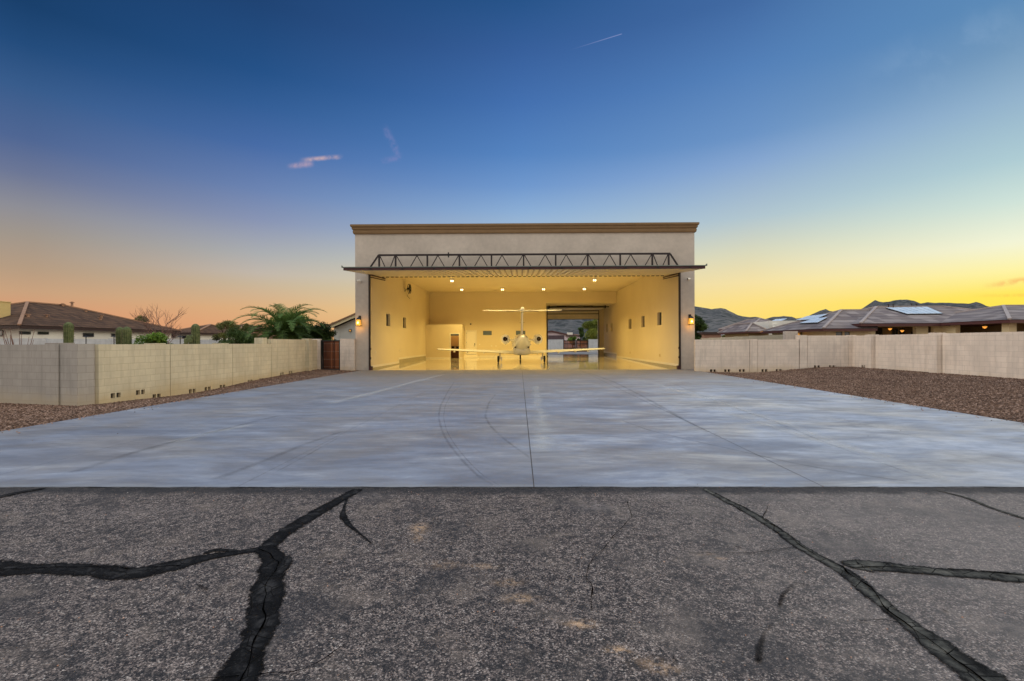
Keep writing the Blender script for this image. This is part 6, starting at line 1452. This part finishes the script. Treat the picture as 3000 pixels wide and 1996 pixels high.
# bare tree
def bare(label, u, Y, ztop, W, seed=4):
    r_ = random.Random(seed); x = at(u, 990, Y).x; o = thing('bare_tree', label, 'tree', (x, Y, -0.4)); tr_ = MB(); br = MB()
    def grow(m, p, d, L_, r0, lev):
        q = p; pts = [p]
        for i in range(3):
            d = (d+Vector((r_.uniform(-.16, .16), r_.uniform(-.16, .16), r_.uniform(-.05, .12)))).normalized(); q = q+d*L_/3; pts.append(q)
        m.tube(pts, [r0, r0*.85, r0*.72, r0*.6], 5 if lev < 3 else 3, cap=False)
        if lev < 6:
            for k in range(2 if lev < 1 else 3 if r_.random() < .45 else 2):
                a = r_.uniform(0, 6.28); s = Vector((math.cos(a), math.sin(a), 0.25)); grow(br, pts[-1 if k else 2], (d+s*r_.uniform(.35, .7)).normalized(), L_*r_.uniform(.66, .86), r0*.6, lev+1)
    grow(tr_, Vector((x, Y, -0.4)), Vector((0, 0, 1)), (ztop+.4)*0.30, 0.10, 0)
    grow(br, Vector((x, Y, 0.7)), Vector((-.3, 0, 1)).normalized(), (ztop+.4)*0.26, 0.07, 1)
    tr_.build('trunk', M['bark_pale'], o, fix=False); br.build('branches', M['bark_pale'], o, fix=False)
bare('leafless tree with fine upswept twigs behind the left wall', 492, 26.0, 3.55, 1.0)
# cacti
def saguaro(label, u, Y, z1, r0, seed=1, du=0):
    p = at(u, 990, Y); o = thing('saguaro_cactus', label, 'cactus', (p.x, Y, -0.3), 0, 'saguaros behind the left wall')
    n = 64; ribs = 15; secs = []
    for i in range(18):
        f_ = [0,.1,.2,.3,.4,.5,.6,.7,.8,.86,.9,.93,.95,.965,.98,.99,.996,1][i]; z = lerp(-0.3, z1, f_); k = 1.0 if f_ < .93 else math.sqrt(max(0.02, 1-((f_-.93)/.07)**2)); rr = r0*k*(0.96+0.04*math.sin(f_*6+seed))
        secs.append([(p.x+du*f_+rr*(1+0.11*math.cos(ribs*a))*math.cos(a), Y+rr*(1+0.11*math.cos(ribs*a))*math.sin(a), z) for a in [2*math.pi*j/n for j in range(n)]])
    f = MB(); f.loft(secs); f.build('stem', M['cactus'], o, smooth=True)
    sp = MB(); rr_ = random.Random(seed)
    for i in range(34):
        for j in range(ribs):
            a = 2*math.pi*j/ribs; f_ = i/34
            if f_ > .97: continue
            k = 1.0 if f_ < .93 else math.sqrt(max(0.02, 1-((f_-.93)/.07)**2)); rr = r0*k*(0.96+0.04*math.sin(f_*6+seed))*1.10
            q = Vector((p.x+du*f_+rr*math.cos(a), Y+rr*math.sin(a), lerp(-.3, z1, f_)))
            for _ in range(2): sp.beam(q, q+Vector((math.cos(a+rr_.uniform(-.8, .8)), math.sin(a+rr_.uniform(-.8, .8)), rr_.uniform(-.4, .6)))*0.04, 0.004)
    sp.build('spines', M['bark_pale'], o, fix=False)
saguaro('single saguaro standing nearest the corner of the left wall', 201, 18.5, at(201, 944, 18.5).z, 0.155)
saguaro('left one of the two saguaros standing side by side', 352, 20, at(352, 958.5, 20).z, 0.145, 2)
saguaro('right one of the two saguaros standing side by side', 372, 19.6, at(372, 957.5, 19.6).z, 0.15, 3)
saguaro('tall saguaro furthest right, near the gap before the palm', 573, 23, at(573, 949, 23).z, 0.18, 4)
pp = MB(); q0 = at(552, 1000, 22.6)
for i, (dx, dz, r_) in enumerate(((-.1, .0, .13), (.08, .02, .12), (-.02, .16, .11), (.14, .2, .09), (-.16, -.25, .15), (.05, -.3, .16))):
    pp.loft([[(q0.x+dx+r_*k*math.cos(a), 22.6+yy_, q0.z+0.02+dz+r_*1.2*k*math.sin(a)) for a in [2*math.pi*j/16 for j in range(16)]] for yy_, k in ((-.035+i*.01, .7), (-.015+i*.01, 1), (.015+i*.01, 1), (.035+i*.01, .7))])
pp.tube([(q0.x, 22.6, -0.4), (q0.x, 22.6, q0.z-0.4)], 0.1, 8)
solo(pp, 'prickly_pear', M['cactus'], 'small prickly pear pads beside the tall saguaro', 'cactus', (q0.x, 22.6, -0.4), smooth=False)
q0 = at(60, 1000, 18); oc = thing('ocotillo', 'thin leafless ocotillo canes above the left end of the wall', 'ocotillo', (q0.x, 18, -0.3)); r_ = random.Random(9); f = MB()
for k in range(11):
    a = r_.uniform(0, 6.28); sp = r_.uniform(.25, .75); h = r_.uniform(1.7, 2.45); f.tube([(q0.x, 18, -.3), (q0.x+sp*.35*math.cos(a), 18+sp*.35*math.sin(a), h*.4), (q0.x+sp*.75*math.cos(a), 18+sp*.75*math.sin(a), h*.75), (q0.x+sp*math.cos(a), 18+sp*math.sin(a), h)], [.018, .014, .011, .006], 5)
f.build('canes', M['bark_pale'], oc, fix=False)
f = MB(); q0b = at(4, 1000, 17)
for k in range(3): f.tube([(q0b.x+.1*k, 17, -.3), (q0b.x+.12*k+.1, 17, 1.3), (q0b.x-.25+.3*k, 17, 1.95)], [.02, .015, .008], 5)
solo(f, 'ocotillo_cane', M['bark_pale'], 'bare canes at the very left edge behind the wall', 'ocotillo', (q0b.x, 17, -0.3), fix=False)
for u, lab in ((252, 'slim black garden light behind the wall left of the paired saguaros'), (334, 'slim black garden light just left of the paired saguaros'), (528, 'slim black garden light between bare tree and tall saguaro')):
    p = at(u, 987, 20.5); c = thing('garden_light', lab, 'garden light', (p.x, 20.5, -0.3), 0, 'garden lights behind the left wall'); f = MB(); f.tube([(p.x, 20.5, -0.3), (p.x, 20.5, p.z)], 0.018, 8); f.build('post', M['black'], c); f = MB(); f.tube([(p.x, 20.5, p.z), (p.x, 20.5, p.z+.04)], [0.14, .03], 12); f.build('hood', M['black'], c)

# ------------------------------------------------------------------ mountains
def lattice(x, y, s):
    ix, iy = np.floor(x).astype(int), np.floor(y).astype(int); fx_, fy_ = x-ix, y-iy; fx_ = fx_*fx_*(3-2*fx_); fy_ = fy_*fy_*(3-2*fy_)
    def h(a, b):
        n = (a*374761393+b*668265263+s*974634777) & 0x7fffffff; n = ((n ^ (n >> 13))*1274126177) & 0x7fffffff; return ((n ^ (n >> 16)) & 0xffff)/65535.0
    return (h(ix, iy)*(1-fx_)+h(ix+1, iy)*fx_)*(1-fy_)+(h(ix, iy+1)*(1-fx_)+h(ix+1, iy+1)*fx_)*fy_
def ridged(x, y, s, o=6):
    z = 0; a = 0.5; 
    for i in range(o): z = z+a*(1-np.abs(2*lattice(x*2**i, y*2**i, s+i)-1)); a *= 0.5
    return z
def range_(name, crest, Rc, Rn, Rf, nz, s):
    us = np.array([c[0] for c in crest], float); vs_ = np.array([c[1] for c in crest], float)
    az_ = np.array([math.atan2(ray(u, v).x, ray(u, v).y) for u, v in crest]); tn = np.array([ray(u, v).z/math.hypot(ray(u, v).x, ray(u, v).y) for u, v in crest])
    A_ = np.linspace(az_[0], az_[-1], 420); T_ = np.interp(A_, az_, tn); Rr_ = np.concatenate([np.linspace(Rn, Rc, 60), np.linspace(Rc, Rf, 16)[1:]])
    AA, RR = np.meshgrid(A_, Rr_); X = RR*np.sin(AA); Y = RR*np.cos(AA); crestz = EYE+T_[None]*Rc
    prof_ = np.where(RR < Rc, np.clip((RR-Rn)/(Rc-Rn), 0, 1)**1.25, np.clip((Rf-RR)/(Rf-Rc), 0, 1)**1.1)
    nz_ = ridged(X/nz, Y/nz, s); k = np.clip(1-np.abs(RR-Rc)/(0.10*Rc), 0, 1)
    env = np.sin(math.pi*np.clip(prof_, 0, 1))
    Z = crestz*prof_+(nz_-0.62)*crestz*0.55*env+(ridged(X/(nz*.12), Y/(nz*.12), s+9, 4)-.6)*crestz*0.035*(prof_ > .02)
    Z = np.where(RR < Rc*0.999, np.minimum(Z, EYE+T_[None]*RR*0.995), Z)-0.5*(prof_ <= 0)
    n, m_ = X.shape; mb = MB(); mb.v = list(zip(X.ravel().tolist(), Y.ravel().tolist(), Z.ravel().tolist())); mb.f = [(j*m_+i, j*m_+i+1, (j+1)*m_+i+1, (j+1)*m_+i) for j in range(n-1) for i in range(m_-1)]
    structure(mb, name, M['mountain'], smooth=True)
c1 = [(1180, 1004), (1280, 960), (1400, 925), (1530, 905), (1650, 893), (1800, 884), (1900, 888), (1990, 894), (2037, 898), (2066, 903), (2083.7, 906), (2097, 904.5), (2112, 903.5), (2125.6, 906), (2143, 914), (2161, 924), (2178, 928), (2196, 930), (2214, 929), (2230, 932.5), (2244.7, 937), (2275, 955), (2330, 980), (2400, 1002)]
range_('near_mountain', c1, 1500, 450, 2400, 260, 3)
c2 = [(2080, 1002), (2160, 965), (2215, 940), (2244.7, 934.5), (2262.4, 928.7), (2280, 927.5), (2295.5, 925.6), (2308, 927), (2319.7, 928), (2333, 934), (2350, 931), (2366, 927), (2388, 917), (2403, 911), (2419, 905), (2430, 911), (2455, 914), (2490, 911), (2515, 909), (2525.8, 905), (2545, 891), (2563.6, 879.8), (2574, 884), (2590, 886), (2603, 884), (2618, 881.6), (2640, 878), (2657.6, 877.5), (2677, 881.5), (2697, 890), (2719, 885.5), (2740, 887.5), (2758.7, 887.5), (2790, 888), (2820, 890), (2837, 890), (2859.7, 885), (2876.5, 890.5), (2890.6, 897.5), (2940, 903), (3000, 908), (3150, 925), (3500, 975), (3700, 1003)]
range_('far_mountain', c2, 2900, 1500, 4200, 420, 5)
